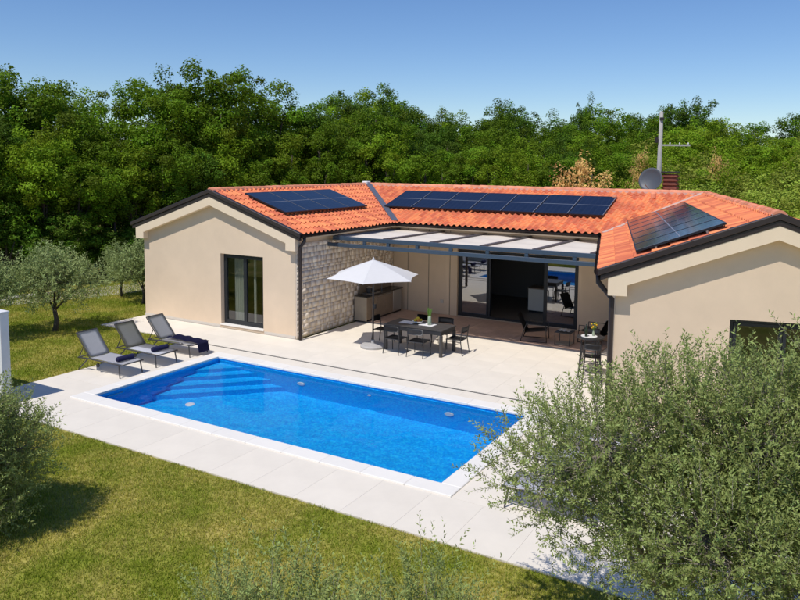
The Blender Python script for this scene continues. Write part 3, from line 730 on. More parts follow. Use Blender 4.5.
# ================================================================== FURNITURE
def lounger(label, group=None):
    t = thing('sun_lounger', label, 'sun lounger', group=group)                 # local: foot at x=0, head towards -x, width along y
    W = 0.33; hx = -1.22; zz = 0.33
    f = MB()
    for s in (-1, 1):
        f.tube([(0.0, s * W, zz), (hx, s * W, zz), (hx - .42, s * W, zz - .02)], 0.018, 8)
    for x in (0.0, hx, hx - .42): f.tube([(x, -W, zz if x > -1.3 else zz - .02), (x, W, zz if x > -1.3 else zz - .02)], 0.016, 8)
    part('frame', f, 'frame_grey', t, smooth=True)
    for s in (-1, 1):
        part('leg', MB().tube([(-0.10, s * (W - .01), zz - .01), (-0.05, s * (W + .01), 0.0)], [0.018, 0.015], 8), 'frame_grey', t)
        part('leg', MB().tube([(hx - .05, s * (W - .01), zz - .01), (hx - .40, s * (W + .01), 0.0)], [0.018, 0.015], 8), 'frame_grey', t)
    b = MB(); bt = (hx - .50, zz + .60)
    for s in (-1, 1): b.tube([(hx, s * (W - .03), zz + .012), (bt[0], s * (W - .03), bt[1])], 0.015, 8)
    b.tube([(bt[0], -W + .03, bt[1]), (bt[0], W - .03, bt[1])], 0.015, 8); b.tube([(hx - .25, -W + .04, zz + .27), (hx - .42, -W + .04, zz - .02)], 0.012, 6); b.tube([(hx - .25, W - .04, zz + .27), (hx - .42, W - .04, zz - .02)], 0.012, 6)
    part('backrest_frame', b, 'frame_grey', t)
    part('seat_sling', MB().grid(lambda u, v: (-0.01 + (hx + .02) * u, -W + .02 + (2 * W - .04) * v, zz + .022 - .012 * math.sin(math.pi * v)), 10, 6), 'sling', t, smooth=True, thick=0.008)
    part('back_sling', MB().grid(lambda u, v: (hx + .005 + (bt[0] - hx) * u * .985, -W + .045 + (2 * W - .09) * v, zz + .03 + (bt[1] - zz - .03) * u - .012 * math.sin(math.pi * v)), 8, 6), 'sling', t, smooth=True, thick=0.008)
    for s in (-1, 1):
        wq = MB(); wq.m = Matrix.Translation((hx + .28, s * (W - .05), 0.19)) @ Matrix.Rotation(RAD(90), 4, 'X')
        wq.lathe([(0.05, -0.015), (0.055, 0), (0.05, 0.015)], 12); part('wheel', wq, 'chair_metal', t)
    return t
lg = lounger('grey sling sun lounger with rolled navy towel, beside the white shower wall')
lg.location = (-14.72, 12.07, 0)
clone(lg, (-14.72, 13.20, 0), RAD(-1), 'middle grey sling sun lounger with rolled navy towel between two other loungers')
clone(lg, (-14.76, 14.38, 0), RAD(2), 'grey sling sun lounger with navy towel spread over its foot end')
for y in (10.65, 11.95, 13.25):
    clone(lg, (-4.15, y, 0), math.pi + RAD(rt.uniform(-2, 2)), 'grey sling sun lounger behind the large olive tree', 'loungers behind the olive tree')
def towel_roll(x, y, label):
    b = MB(); n = 14; vs = []
    b.tube([(0, -0.24, 0), (0, -0.2, 0), (0, 0.2, 0), (0, 0.24, 0)], [0.05, 0.062, 0.062, 0.05], 14)
    b.grid(lambda u, v: (0.062 * math.cos(-1.2 + u * 3.2) * 1.06, -0.225 + 0.45 * v, 0.062 * math.sin(-1.2 + u * 3.2) * 1.06), 10, 3)
    o = part('rolled_towel', b, 'navy', None, smooth=True); o.location = (x, y, 0.42); o.rotation_euler = (0, 0, RAD(-4))
    tag(o, label, 'towel', 'rolled navy towels')
towel_roll(-14.98, 12.07, 'rolled navy towel on the lounger beside the white shower wall')
towel_roll(-15.02, 13.20, 'rolled navy towel on the middle lounger of three')
def spread(u, v):
    x = -15.85 + 1.34 * u; y = 14.18 + 0.40 * v + 0.03 * math.sin(u * 7); z = 0.382 + 0.03 * abs(math.sin(u * 11 + v * 4)) + 0.02 * math.sin(v * 9)
    over = max(0, x + 14.70)
    if over > 0: x = -14.70 + 0.04 + over * .2; z = 0.40 - over * 1.5
    return (x, y, z)
tag(part('spread_towel', MB().grid(spread, 44, 14), 'navy', None, smooth=True, thick=0.012), 'crumpled navy towel spread over a lounger and hanging off its end', 'towel')

# parasol
ux, uy = -11.22, 17.68
t = thing('parasol', 'white hexagonal parasol open beside the dining table', 'parasol', (ux, uy, 0))
part('base', MB().lathe([(0.36, 0), (0.37, 0.05), (0.33, 0.09), (0.06, 0.12), (0.05, 0.22)], 28), 'concrete', t, smooth=False)
part('pole', MB().tube([(0, 0, 0.1), (0, 0, 2.55)], 0.025, 12), 'frame_grey', t, smooth=True)
RU, ZU, ZT = 1.39, 2.07, 2.56
def cnp(k, f):
    an = RAD(60 * k - 9); return Vector((math.cos(an) * RU * f, math.sin(an) * RU * f, ZT + (ZU - ZT) * (f * .92 + .08 * f * f)))
for k in range(6):
    vs = []; fs = []; n = 6
    def gore(u, v, k=k):
        a, b = cnp(k, v), cnp(k + 1, v); p = a.lerp(b, u); c = math.sin(math.pi * u) * v
        return (p.x * (1 - .06 * c), p.y * (1 - .06 * c), p.z + 0.03 * c * (1 - v) - .0 * c)
    part('canopy_panel', MB().grid(gore, 6, 8), 'canvas', t, smooth=True)
    an = RAD(60 * k - 9)
    e = cnp(k, 1.0); part('rib', MB().tube([(0, 0, ZT - .03), (e.x * .5, e.y * .5, cnp(k, .5).z - .015), (e.x, e.y, e.z - .012)], 0.009, 6), 'steel', t)
part('finial', MB().lathe([(0.04, ZT - .01), (0.03, ZT + .03), (0.01, ZT + .07)], 12), 'canvas', t)
part('runner_hub', MB().lathe([(0.05, 1.95), (0.05, 2.05)], 12), 'chair_metal', t); part('crank', MB().box(0.0, 0.09, -0.03, 0.03, 1.15, 1.27), 'chair_metal', t)

# dining table
tx, ty = -9.92, 18.13
t = thing('dining_table', 'long dark grey dining table on the terrace beside the parasol', 'table', (tx, ty, 0))
for k in range(6):
    part('table_slat', MB().box(-0.93, 0.93, -0.45 + k * .15 + .004, -0.45 + (k + 1) * .15 - .004, 0.715, 0.745), 'frame_grey', t, bevel=0.004)
part('apron', MB().box(-0.9, 0.9, -0.43, -0.40, 0.60, 0.713).box(-0.9, 0.9, 0.40, 0.43, 0.60, 0.713).box(-0.9, -0.87, -0.40, 0.40, 0.60, 0.713).box(0.87, 0.9, -0.40, 0.40, 0.60, 0.713), 'chair_metal', t)
for sx in (-1, 1):
    for sy in (-1, 1): part('leg', MB().box(sx * .885 - .04, sx * .885 + .04, sy * .41 - .04, sy * .41 + .04, 0, 0.598), 'frame_grey', t, bevel=0.006)
for x in (-0.42, 0.22):
    o = part('placemat', MB().box(-0.22, 0.22, -0.16, 0.16, 0, 0.006), 'cloth_white', None); o.location = (tx + x, ty + .05, 0.746)
    tag(o, 'white placemat under the fruit bowl on the dining table' if x < 0 else 'white placemat under the glass vase on the dining table', 'placemat')
bw = thing('fruit_bowl', 'white bowl of lemons and green fruit on the dining table', 'fruit bowl', (tx - .10, ty + .05, 0.753))
part('bowl', MB().lathe([(0.06, 0), (0.12, 0.03), (0.17, 0.075), (0.16, 0.075), (0.11, 0.035), (0.02, 0.015)], 20), 'white_ceramic', bw, smooth=True)
for i, (x, y, z, r, m) in enumerate([(-.06, -.03, .09, .05, 'lemon'), (.05, -.05, .09, .048, 'orange'), (.0, .06, .09, .05, 'fruit_green'), (.08, .04, .09, .045, 'lemon'), (-.07, .06, .09, .045, 'fruit_green'), (.0, 0, .14, .05, 'lemon')]):
    part('fruit', MB().ball((x, y, z), r, 8), m, bw, smooth=True)
vz = thing('glass_vase', 'tall pale green vase of leafy stems on the dining table', 'vase', (tx + .28, ty + .05, 0.753))
part('vase_body', MB().lathe([(0.055, 0), (0.06, 0.1), (0.05, 0.24), (0.045, 0.25), (0.045, 0.02)], 16), 'vase', vz, smooth=True)
for k in range(14):
    an = k * 2.4; l = 0.28 + .12 * rt.random(); r = 0.03 + .07 * rt.random()
    part('stem', MB().tube([(0.01 * math.cos(an), 0.01 * math.sin(an), 0.1), (r * .5 * math.cos(an), r * .5 * math.sin(an), 0.1 + l * .6), (r * math.cos(an), r * math.sin(an), 0.1 + l)], [0.006, 0.014, 0.008], 5), 'stem_green', vz)

def dining_chair(label, group=None):
    t = thing('dining_chair', label, 'chair', group=group)      # local: faces +y, origin at seat centre on the floor
    W, D, H = 0.235, 0.23, 0.44
    part('seat', MB().grid(lambda u, v: (-W + 2 * W * u, -D + 2 * D * v, H - .012 * math.sin(math.pi * u)), 8, 6), 'chair_metal', t, smooth=True, thick=0.012)
    for sx in (-1, 1):
        part('leg', MB().tube([(sx * W, D - .02, H), (sx * (W + .015), D + .02, 0)], [0.016, 0.012], 8), 'chair_metal', t)
        part('leg', MB().tube([(sx * W, -D + .02, H), (sx * (W + .015), -D - .05, 0)], [0.016, 0.012], 8), 'chair_metal', t)
        part('back_post', MB().tube([(sx * W, -D + .02, H), (sx * W, -D - .03, H + .36)], 0.014, 8), 'chair_metal', t)
    part('backrest', MB().grid(lambda u, v: (-W + 2 * W * u, -D - .012 - .018 * (v) - .05 * math.sin(math.pi * u), H + .20 + .17 * v), 8, 3), 'chair_metal', t, smooth=True, thick=0.014)
    part('seat_frame', MB().tube([(-W, -D, H - .015), (W, -D, H - .015), (W, D, H - .015), (-W, D, H - .015), (-W, -D, H - .015)], 0.012, 6), 'chair_metal', t)
    return t
dc = dining_chair('black metal dining chair on the pool side of the dining table', 'dining chairs on the pool side')
dc.location = (-10.36, 17.52, 0)
clone(dc, (-9.63, 17.55, 0), RAD(3))
for x, a in ((-10.30, 178), (-9.55, 183)):
    clone(dc, (x, 18.82, 0), RAD(a), 'black metal dining chair on the house side of the dining table', 'dining chairs on the house side')
clone(dc, (-8.86, 18.36, 0), RAD(92), 'black metal dining chair at the table end away from the parasol', 'dining chairs at the table ends')
clone(dc, (-11.22, 18.25, 0), RAD(-88), 'black metal dining chair at the table end under the parasol', 'dining chairs at the table ends')

# outdoor kitchen
KX0, KX1, KY0, KY1 = -13.60, -13.12, 20.26, 22.62
t = thing('outdoor_kitchen', 'wooden outdoor kitchen unit with black worktop against the stone wall', 'kitchen unit', ((KX0 + KX1) / 2, (KY0 + KY1) / 2, 0))
def kp(name, mb, m, **k): return part(name, mb, m, t, world=True, **k)
kp('plinth', MB().box(KX0, KX1 - .05, KY0 + .03, KY1, 0.028, 0.09), 'black_stone')
kp('carcass', MB().box(KX0, KX1 - .02, KY0 + .02, KY1, 0.092, 0.86), 'wood')
kp('end_panel', MB().box(KX0, KX1, KY0, KY0 + .018, 0.06, 0.86), 'wood_end')
for k in range(3):
    y0 = KY0 + .03 + k * .56; d = kp('cabinet_door', MB().box(KX1 - .018, KX1, y0, y0 + .55, 0.10, 0.85), 'wood', bevel=0.004)
    part('handle', MB().bar((KX1 + .012, y0 + .1, 0.80), (KX1 + .012, y0 + .45, 0.80), 0.012, 0.012), 'steel', d).matrix_parent_inverse = Matrix.Identity(4)
kp('fridge_door', MB().box(KX1 - .018, KX1 + .004, KY0 + 1.73, KY0 + 2.30, 0.10, 0.85), 'steel', bevel=0.006)
kp('worktop', MB().box(KX0, KX1 + .03, KY0 - .02, KY1, 0.862, 0.90), 'black_stone', bevel=0.005)
kp('splash_back', MB().box(KX0 - .0, KX0 + .02, KY0 + .3, KY1, 0.902, 1.30), 'wood')
kp('hob', MB().box(KX0 + .08, KX1 - .04, KY0 + .35, KY0 + .95, 0.902, 0.93), 'steel', bevel=0.006)
for yy in (KY0 + .5, KY0 + .8): kp('burner', MB().lathe([(0.09, 0.931), (0.09, 0.96), (0.05, 0.965)], 14, ((KX0 + KX1) / 2 + .02, yy)), 'chair_metal')
kp('tap', MB().tube([(KX0 + .12, KY0 + 1.55, 0.90), (KX0 + .12, KY0 + 1.55, 1.15), (KX0 + .18, KY0 + 1.55, 1.2), (KX0 + .28, KY0 + 1.55, 1.13)], 0.014, 8), 'steel')
kt = thing('kettle_pot', 'dark cooking pot standing on the outdoor kitchen hob', 'pot', ((KX0 + KX1) / 2 + .02, KY0 + .5, 0.966))
part('pot_body', MB().lathe([(0.11, 0), (0.12, 0.02), (0.12, 0.14), (0.125, 0.145)], 18), 'chair_metal', kt); part('lid', MB().lathe([(0.125, 0.146), (0.06, 0.175), (0.02, 0.2)], 18), 'steel', kt)

# lounge chairs and stool table on the porch
def arm_chair(label):
    t = thing('lounge_chair', label, 'armchair', group='lounge chairs on the porch')     # faces +y
    W, D = 0.32, 0.33
    for s in (-1, 1):
        part('side_frame', MB().tube([(s * W, D, 0.0), (s * W, D - .03, 0.52), (s * W, -D + .05, 0.54), (s * W, -D - .12, 0.0)], 0.014, 8).tube([(s * W, D, 0.012), (s * W, -D - .12, 0.012)], 0.012, 6), 'chair_metal', t, smooth=True)
    part('seat', MB().grid(lambda u, v: (-W + .02 + (2 * W - .04) * u, D - .04 - (2 * D - .02) * v, 0.36 - .09 * v - .02 * math.sin(math.pi * u)), 6, 6), 'chair_metal', t, smooth=True, thick=0.07)
    part('backrest', MB().grid(lambda u, v: (-W + .02 + (2 * W - .04) * u, -D + .03 - .24 * v - .02 * math.sin(math.pi * u), 0.27 + .50 * v), 6, 6), 'chair_metal', t, smooth=True, thick=0.07)
    part('front_bar', MB().tube([(-W, D - .02, 0.34), (W, D - .02, 0.34)], 0.012, 6), 'chair_metal', t); part('rear_bar', MB().tube([(-W, -D - .05, 0.26), (W, -D - .05, 0.26)], 0.012, 6), 'chair_metal', t)
    return t
PZ = 0.028
a1 = arm_chair('low black lounge chair in front of the open sliding door'); a1.location = (-7.45, 20.98, PZ); a1.rotation_euler = (0, 0, RAD(-78))
clone(a1, (-5.93, 21.65, PZ), RAD(80), 'low black lounge chair in the corner by the right wing')
t = thing('side_table', 'small black low table with folded cloth between the lounge chairs', 'side table', (-6.58, 20.95, PZ))
part('top', MB().box(-0.24, 0.24, -0.24, 0.24, 0.36, 0.38), 'chair_metal', t, bevel=0.004)
for sx in (-1, 1):
    for sy in (-1, 1): part('leg', MB().bar((sx * .22, sy * .22, 0), (sx * .22, sy * .22, 0.36), 0.02, 0.02), 'chair_metal', t)
part('shelf', MB().box(-0.22, 0.22, -0.22, 0.22, 0.02, 0.035), 'wood_end', t)
o = part('folded_cloth', MB().grid(lambda u, v: (-.19 + .38 * u, -.15 + .3 * v, 0.03 + .05 * math.sin(math.pi * u) * math.sin(math.pi * v) + .012 * math.sin(u * 19 + v * 5)), 14, 10), 'cloth_white', None, smooth=True, thick=0.02)
o.location = (-6.58, 20.95, 0.385 + PZ); tag(o, 'crumpled white cloth lying on the small low porch table', 'cloth')

# bar table and stools
t = thing('bar_table', 'tall black bar table with round white tray by the right wing', 'bar table', (-5.02, 18.12, 0))
part('top', MB().lathe([(0.33, 0.99), (0.34, 1.0), (0.34, 1.02), (0.33, 1.025)], 28), 'chair_metal', t)
for k in range(4):
    an = RAD(45 + 90 * k); part('leg', MB().tube([(0.24 * math.cos(an), 0.24 * math.sin(an), 0.99), (0.32 * math.cos(an), 0.32 * math.sin(an), 0)], 0.018, 8), 'chair_metal', t)
part('foot_ring', MB().tube([(0.30 * math.cos(RAD(45 + 90 * k)), 0.30 * math.sin(RAD(45 + 90 * k)), 0.28) for k in range(5)], 0.01, 6), 'chair_metal', t)
o = part('round_tray', MB().lathe([(0.19, 0), (0.20, 0.005), (0.20, 0.012), (0.18, 0.008)], 24), 'white_ceramic', None); o.location = (-5.05, 18.08, 1.026); tag(o, 'round white tray on the tall black bar table', 'tray')
o = part('wine_bottle', MB().lathe([(0.036, 0), (0.037, 0.01), (0.037, 0.18), (0.015, 0.24), (0.014, 0.30)], 14), 'bottle', None, smooth=True); o.location = (-5.10, 18.0, 1.04); tag(o, 'dark wine bottle standing on the round white tray', 'bottle')
fl = thing('flower_vase', 'small vase of yellow flowers on the bar table', 'flowers', (-4.97, 18.18, 1.04)); fl.scale = (.72, .72, .8)
part('vase_body', MB().lathe([(0.04, 0), (0.05, 0.06), (0.03, 0.14), (0.034, 0.15)], 14), 'vase', fl, smooth=True)
for k in range(9):
    an = k * 2.4; r = 0.05 + .07 * rt.random(); h = 0.24 + .14 * rt.random()
    s_ = part('stem', MB().tube([(0, 0, 0.1), (r * math.cos(an), r * math.sin(an), h)], 0.006, 5), 'stem_green', fl)
    part('flower_head', MB().ball((r * math.cos(an), r * math.sin(an), h + .015), 0.032, 6), 'petal' if k % 3 else 'stem_green', fl)
def stool(label):
    t = thing('bar_stool', label, 'bar stool', group='bar stools'); W = 0.2; H = 0.68
    part('seat', MB().grid(lambda u, v: (-W + 2 * W * u, -W + 2 * W * v, H - .01 * math.sin(math.pi * u)), 6, 6), 'chair_metal', t, smooth=True, thick=0.03)
    for sx in (-1, 1):
        for sy in (-1, 1): part('leg', MB().tube([(sx * (W - .02), sy * (W - .02), H - .02), (sx * (W + .03), sy * (W + .03), 0)], 0.014, 8), 'chair_metal', t)
        part('back_post', MB().tube([(sx * (W - .01), -W + .01, H), (sx * (W - .01), -W - .05, H + .34)], 0.012, 6), 'chair_metal', t)
    part('backrest', MB().grid(lambda u, v: (-W + 2 * W * u, -W - .03 - .02 * v - .04 * math.sin(math.pi * u), H + .20 + .15 * v), 6, 3), 'chair_metal', t, smooth=True, thick=0.014)
    part('foot_ring', MB().tube([(-W - .01, -W - .01, 0.25), (W + .01, -W - .01, 0.25), (W + .01, W + .01, 0.25), (-W - .01, W + .01, 0.25), (-W - .01, -W - .01, 0.25)], 0.01, 6), 'chair_metal', t)
    return t
s1 = stool('black bar stool pulled up to the pool side of the bar table'); s1.location = (-4.80, 17.55, 0); s1.rotation_euler = (0, 0, RAD(15))
clone(s1, (-5.2, 18.78, 0), RAD(190), 'black bar stool on the house side of the bar table')

# inside the house, seen through the open door
o = thing('kitchen_island', 'pale cabinet standing inside the dark living room', 'cabinet', (-8.75, 25.2, 0.02))
part('body', MB().box(-0.45, 0.45, -0.3, 0.3, 0.08, 0.86), 'cabinet_white', o); part('top', MB().box(-0.48, 0.48, -0.33, 0.33, 0.862, 0.9), 'wood', o); part('plinth', MB().box(-0.42, 0.42, -0.27, 0.27, 0, 0.078), 'black_stone', o)
# white shower wall on the left
t = thing('shower_wall', 'free standing white rendered wall at the edge of the pool terrace', 'wall', (-16.3, 9.15, 0))
part('slab', MB().box(-1.3, 1.1, -0.1, 0.1, 0, 2.02), 'white_render', t, bevel=0.006); part('cap', MB().box(-1.32, 1.115, -0.115, 0.115, 2.022, 2.06), 'white_render', t, bevel=0.004)

# ================================================================== VEGETATION
def leaves_mesh(name, C, D, L, Wd, rs, tint=None, N=None):
    """rhombic leaves: base points C, unit directions D, length L, width Wd (arrays), preferred normals N"""
    n = len(C); S = np.cross(D, rs.normal(size=(n, 3)) if N is None else N + rs.normal(size=(n, 3)) * .45); S /= np.linalg.norm(S, axis=1, keepdims=True) + 1e-9
    L = np.broadcast_to(np.asarray(L, float).reshape(-1, 1), (n, 1)); Wd = np.broadcast_to(np.asarray(Wd, float).reshape(-1, 1), (n, 1))
    M = C + D * L * 0.45
    V = np.stack([C, M + S * Wd * .5, C + D * L, M - S * Wd * .5], 1).reshape(-1, 3)
    Q = np.arange(4 * n).reshape(n, 4)
    return raw_mesh(name, V, Q, rs.random(n) if tint is None else tint)
def unit(a): return a / (np.linalg.norm(a, axis=-1, keepdims=True) + 1e-9)

def broadleaf(seed, h, rx, rz, trunk_h, nclump, nleaf, leaf, lobes=9):
    """irregular crown: several sub-crowns, each covered with small leaf sprays; returns (crown mesh, trunk mesh)"""
    rs = np.random.default_rng(seed)
    cen = np.array([0, 0, h - rz]); lob = []
    for k in range(lobes):
        d = unit(rs.normal(size=3)) * rs.uniform(.22, .66) ** .7; R = rs.uniform(.32, .52) * rx
        lob.append((cen + d * np.array([rx, rx, rz]) * .85, R))
    lob.append((cen + np.array([rs.normal() * .2, rs.normal() * .2, rz * .55]), .42 * rx))
    wt = np.array([R ** 2 for _, R in lob]); wt /= wt.sum()
    C = []; D = []; T = []; NN = []; clumps = []
    for k in range(nclump):
        lb, R = lob[rs.choice(len(lob), p=wt)]; d = unit(rs.normal(size=3)); d[2] = d[2] * .9 + .15
        p = lb + d * R * rs.uniform(.60, 1.12) * np.array([1, 1, 1.1]); clumps.append(p); r = rs.uniform(.22, .56) * (rx / 3.0) ** .5
        m = int(nleaf * (r / .6) ** 2); q = unit(rs.normal(size=(m, 3))); rad = rs.uniform(.2, 1.0, (m, 1)) ** .5
        st = np.array([1, 1, rs.uniform(.55, 1.15)]) * rs.uniform(.8, 1.2, 3)
        C.append(p + q * rad * r * st); nn_ = unit(q * .6 + d * .35 + np.array([0, 0, .5]) + rs.normal(size=(m, 3)) * .45)
        NN.append(nn_); D.append(unit(np.cross(nn_, rs.normal(size=(m, 3))))); T.append(np.clip(rs.normal(.5, .13, m) + rs.normal(0, .22), 0, 1))
    C = np.concatenate(C); D = np.concatenate(D); T = np.concatenate(T); NN = np.concatenate(NN); keep = C[:, 2] > .25
    C, D, T, NN = C[keep], D[keep], T[keep], NN[keep]
    cm = leaves_mesh('crown', C, D, rs.uniform(.6, 1.4, len(C)) * leaf, rs.uniform(.45, .8, len(C)) * leaf, rs, T, NN)
    cm['top'] = float(np.percentile(C[:, 2], 99.9))
    tk = MB(); tk.tube([(0, 0, -.1), (.05, 0, trunk_h * .5), (-.05, .08, trunk_h), (0, 0, h * .75)], [.22 * rx / 3, .17 * rx / 3, .13 * rx / 3, .05], 8)
    for p, R in lob:
        z0 = min(p[2] - .3, trunk_h * (0.8 + .6 * rs.random()), h * .7); tk.tube([(0, 0, max(.4, z0)), (p[0] * .5, p[1] * .5, (max(.4, z0) + p[2]) * .5 + .1), tuple(p)], [.09 * rx / 3, .06 * rx / 3, .02], 5)
    return cm, tk.mesh('trunk', smooth=True)

def olive(seed, lobes, base_h, shoots, per, leaf, shoot_len, trunk_r=0.11, inner=0.35):
    """lobes: (x,y,z,rx,rz) ellipsoids filled with leafy shoots"""
    rs = np.random.default_rng(seed); C = []; D = []; TT = []; tk = MB(); tw = MB()
    top = np.array([0, 0, base_h]); tk.tube([(0, 0, -.1), (.06, .03, base_h * .45), tuple(top)], [trunk_r * 1.3, trunk_r, trunk_r * .85], 9)
    wsum = sum(l[3] ** 2 * l[4] for l in lobes)
    for (x, y, z, rx, rz, *dn) in lobes:
        c = np.array([x, y, z]); mid = top * .5 + c * .5 + rs.normal(size=3) * .12
        tk.tube([tuple(top * .82), tuple(mid), tuple(c)], [trunk_r * .55, trunk_r * .3, trunk_r * .12], 6)
        ns = int(shoots * rx ** 2 * rz / wsum * (dn[0] if dn else 1))
        for k in range(ns):
            d = unit(rs.normal(size=3)); f = rs.uniform(inner, 1.0) ** .55; b = c + d * np.array([rx, rx, rz]) * f
            if k % 9 == 0: tw.tube([tuple(c + rs.normal(size=3) * .02), tuple(c + (b - c) * .5 + rs.normal(size=3) * .1 - np.array([0, 0, .08])), tuple(b)], [.009, .006, .003], 4, cap=False)
            sd = unit(d * .7 + np.array([0, 0, .75]) + rs.normal(size=3) * .4); sl = shoot_len * rs.uniform(.6, 1.35)
            bend = rs.normal(size=3) * .10 * sl
            if k % 3 == 0: tw.tube([tuple(b), tuple(b + sd * sl * .5 + bend * .4), tuple(b + sd * sl * .9 + bend)], [.0035, .0025, .001], 3, cap=False)
            m = int(per * rs.uniform(.75, 1.25)); tpos = np.linspace(.05, 1, m)[:, None]
            pos = b + sd * sl * tpos + bend * tpos ** 2; side = unit(np.cross(sd, rs.normal(size=3)))
            s2 = np.cross(sd, side); an = (np.arange(m) * 1.6 + rs.uniform(0, 6))[:, None]
            rad = side * np.cos(an) + s2 * np.sin(an)
            C.append(pos); D.append(unit(sd * .75 + rad * .9 + rs.normal(size=(m, 3)) * .2)); TT.append(np.clip(rs.normal(.45 + .15 * (f - .6), .18, m) + .18 * tpos[:, 0] - .05, 0, 1))
    C = np.concatenate(C); D = np.concatenate(D); T = np.concatenate(TT)
    return leaves_mesh('crown', C, D, rs.uniform(.7, 1.25, len(C)) * leaf, rs.uniform(.26, .40, len(C)) * leaf, rs, T, D * 0 + np.array([0, 0, .55])), tk.mesh('trunk', smooth=True), tw.mesh('twig_growth')

def plant(name, label, cat, crown, trunk, twig, lm, bm_, loc, rz=0.0, sc=1.0, group=None):
    t = thing(name, label, cat, loc, rz, group); t.scale = sc if isinstance(sc, (tuple, list)) else (sc,) * 3
    for me, m in ((crown, lm), (trunk, bm_), (twig, bm_)):
        if not me.materials: me.materials.append(MATS[m])
    put('crown', crown, None, t); put('trunk', trunk, None, t); put('twig_growth', twig, None, t)['kind'] = 'stuff'
    return t

# ---- the wood: a few crown shapes, many individuals
OAK = [broadleaf(20 + i, 9.5, 3.3, 3.9, 2.6, 190, 300, .135, 12) for i in range(5)]
LIM = [broadleaf(40 + i, 8.5, 2.9, 3.3, 2.2, 165, 300, .125, 11) for i in range(4)]
DRK = [broadleaf(60 + i, 9.0, 2.8, 3.9, 2.2, 170, 300, .125, 11) for i in range(4)]
BSH = [broadleaf(120 + i, 4.2, 2.2, 2.0, 0.5, 130, 300, .12, 9) for i in range(3)]  # bushes get dark leaves: shade under the trees put into their colour
SCR = [broadleaf(80 + i, 4.2, 2.1, 2.0, 0.7, 120, 300, .10, 9) for i in range(4)]
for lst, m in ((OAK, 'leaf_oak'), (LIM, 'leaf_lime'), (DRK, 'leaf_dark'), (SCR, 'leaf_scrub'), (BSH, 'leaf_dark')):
    for c, tk in lst: c.materials.append(MATS[m]); tk.materials.append(MATS['bark_dark'])
HT = {'o': (OAK, 9.9), 'l': (LIM, 8.8), 'd': (DRK, 9.3), 's': (SCR, 4.5), 'b': (BSH, 4.5)}
rw_ = random.Random(77)
def wood(u, dist, top_v, kind, label, group, name='oak_tree', wide=1.0):
    """tree in photo column u at a distance, tall enough to reach row top_v"""
    p = bearing(u, dist); fwd = (p.x * _F.x + p.y * _F.y) / math.hypot(_F.x, _F.y)
    hor = 165 + (u - 0) * 0.0105                     # horizon row at that column
    H = CAM_H + (hor - top_v) / FPX * fwd
    lst, h0 = HT[kind]; c, tk = lst[rw_.randrange(len(lst))]; s = H / c['top']
    sh = {'o': 'mid green', 'l': 'yellow green', 'd': 'dark green', 's': 'pale green', 'b': 'dark green'}[kind]
    t = thing(name, label.replace('leafy', sh), 'tree', p, rw_.uniform(0, 6.28), group + ', ' + sh); t.scale = (max(s, .75) * wide * rw_.uniform(.92, 1.1), max(s, .75) * wide * rw_.uniform(.92, 1.1), s)
    put('crown', c, None, t); put('trunk', tk, None, t)
    return t
sky_line = [(-60, 80), (0, 78), (30, 75), (70, 86), (95, 97), (110, 101), (140, 90), (180, 75), (215, 71), (250, 76), (280, 88), (310, 101), (330, 106), (345, 99), (380, 92), (400, 97), (425, 113),
            (470, 120), (500, 109), (530, 118), (560, 116), (580, 106), (600, 116), (640, 118), (660, 112), (690, 108), (712, 124), (730, 126), (755, 130), (780, 120), (800, 115), (860, 112)]
def sky_v(u): return float(np.interp(u, [a for a, _ in sky_line], [b for _, b in sky_line]))
G1, L1 = 'tall oaks left of the house', 'tall leafy oak in the dense wood behind the lawn and left wing'
for u, d, dv, k in [(-75, 36, 2, 'o'), (-38, 33, 10, 'd'), (-8, 37, 0, 'o'), (28, 35.5, 0, 'o'), (62, 37, 2, 'o'), (88, 40, 2, 'l'), (128, 38, -2, 'o'), (158, 36, 6, 'o'), (182, 39, 0, 'd'),
                    (212, 37, 0, 'o'), (246, 38, 0, 'o'), (272, 41, 4, 'o'), (300, 42, 4, 'd')]:
    wood(u, d + 4, sky_v(u) + dv, k, L1, G1)
L1b, G1b = 'lower leafy tree at the front edge of the wood beside the gravel track', 'front edge trees by the track'
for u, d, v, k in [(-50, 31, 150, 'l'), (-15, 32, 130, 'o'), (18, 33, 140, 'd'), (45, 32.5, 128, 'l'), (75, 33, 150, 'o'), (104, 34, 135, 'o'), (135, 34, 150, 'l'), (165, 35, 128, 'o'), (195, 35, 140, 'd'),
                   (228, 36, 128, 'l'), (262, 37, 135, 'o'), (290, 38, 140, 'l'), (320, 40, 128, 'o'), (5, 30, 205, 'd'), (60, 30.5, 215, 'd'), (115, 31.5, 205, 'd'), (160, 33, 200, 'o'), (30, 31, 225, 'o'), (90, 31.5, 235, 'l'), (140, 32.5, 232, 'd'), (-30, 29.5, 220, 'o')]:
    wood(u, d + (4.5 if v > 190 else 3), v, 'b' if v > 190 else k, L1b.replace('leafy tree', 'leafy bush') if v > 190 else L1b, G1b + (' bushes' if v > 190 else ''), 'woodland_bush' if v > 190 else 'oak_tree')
L2, G2 = 'distant leafy tree on the skyline of the wood behind the house', 'skyline trees behind the house'
for u in range(325, 880, 26):
    uu = u + rw_.uniform(-7, 7); wood(uu, 60 + rw_.uniform(-4, 6), sky_v(uu) + rw_.uniform(0, 4), 'ooddl'[rw_.randrange(5)], L2, G2, 'woodland_tree')
for u, dv in ((380, -1), (345, 0), (500, -2), (580, -5), (690, -3), (662, 0)):
    wood(u, 58, sky_v(u) + dv, 'd' if u != 580 else 'd', 'taller leafy tree standing above the skyline of the wood', 'taller skyline trees', 'woodland_tree', wide=.8 if u != 580 else .45)
L3, G3 = 'leafy tree in the wood between the roof and the skyline', 'trees of the middle wood'
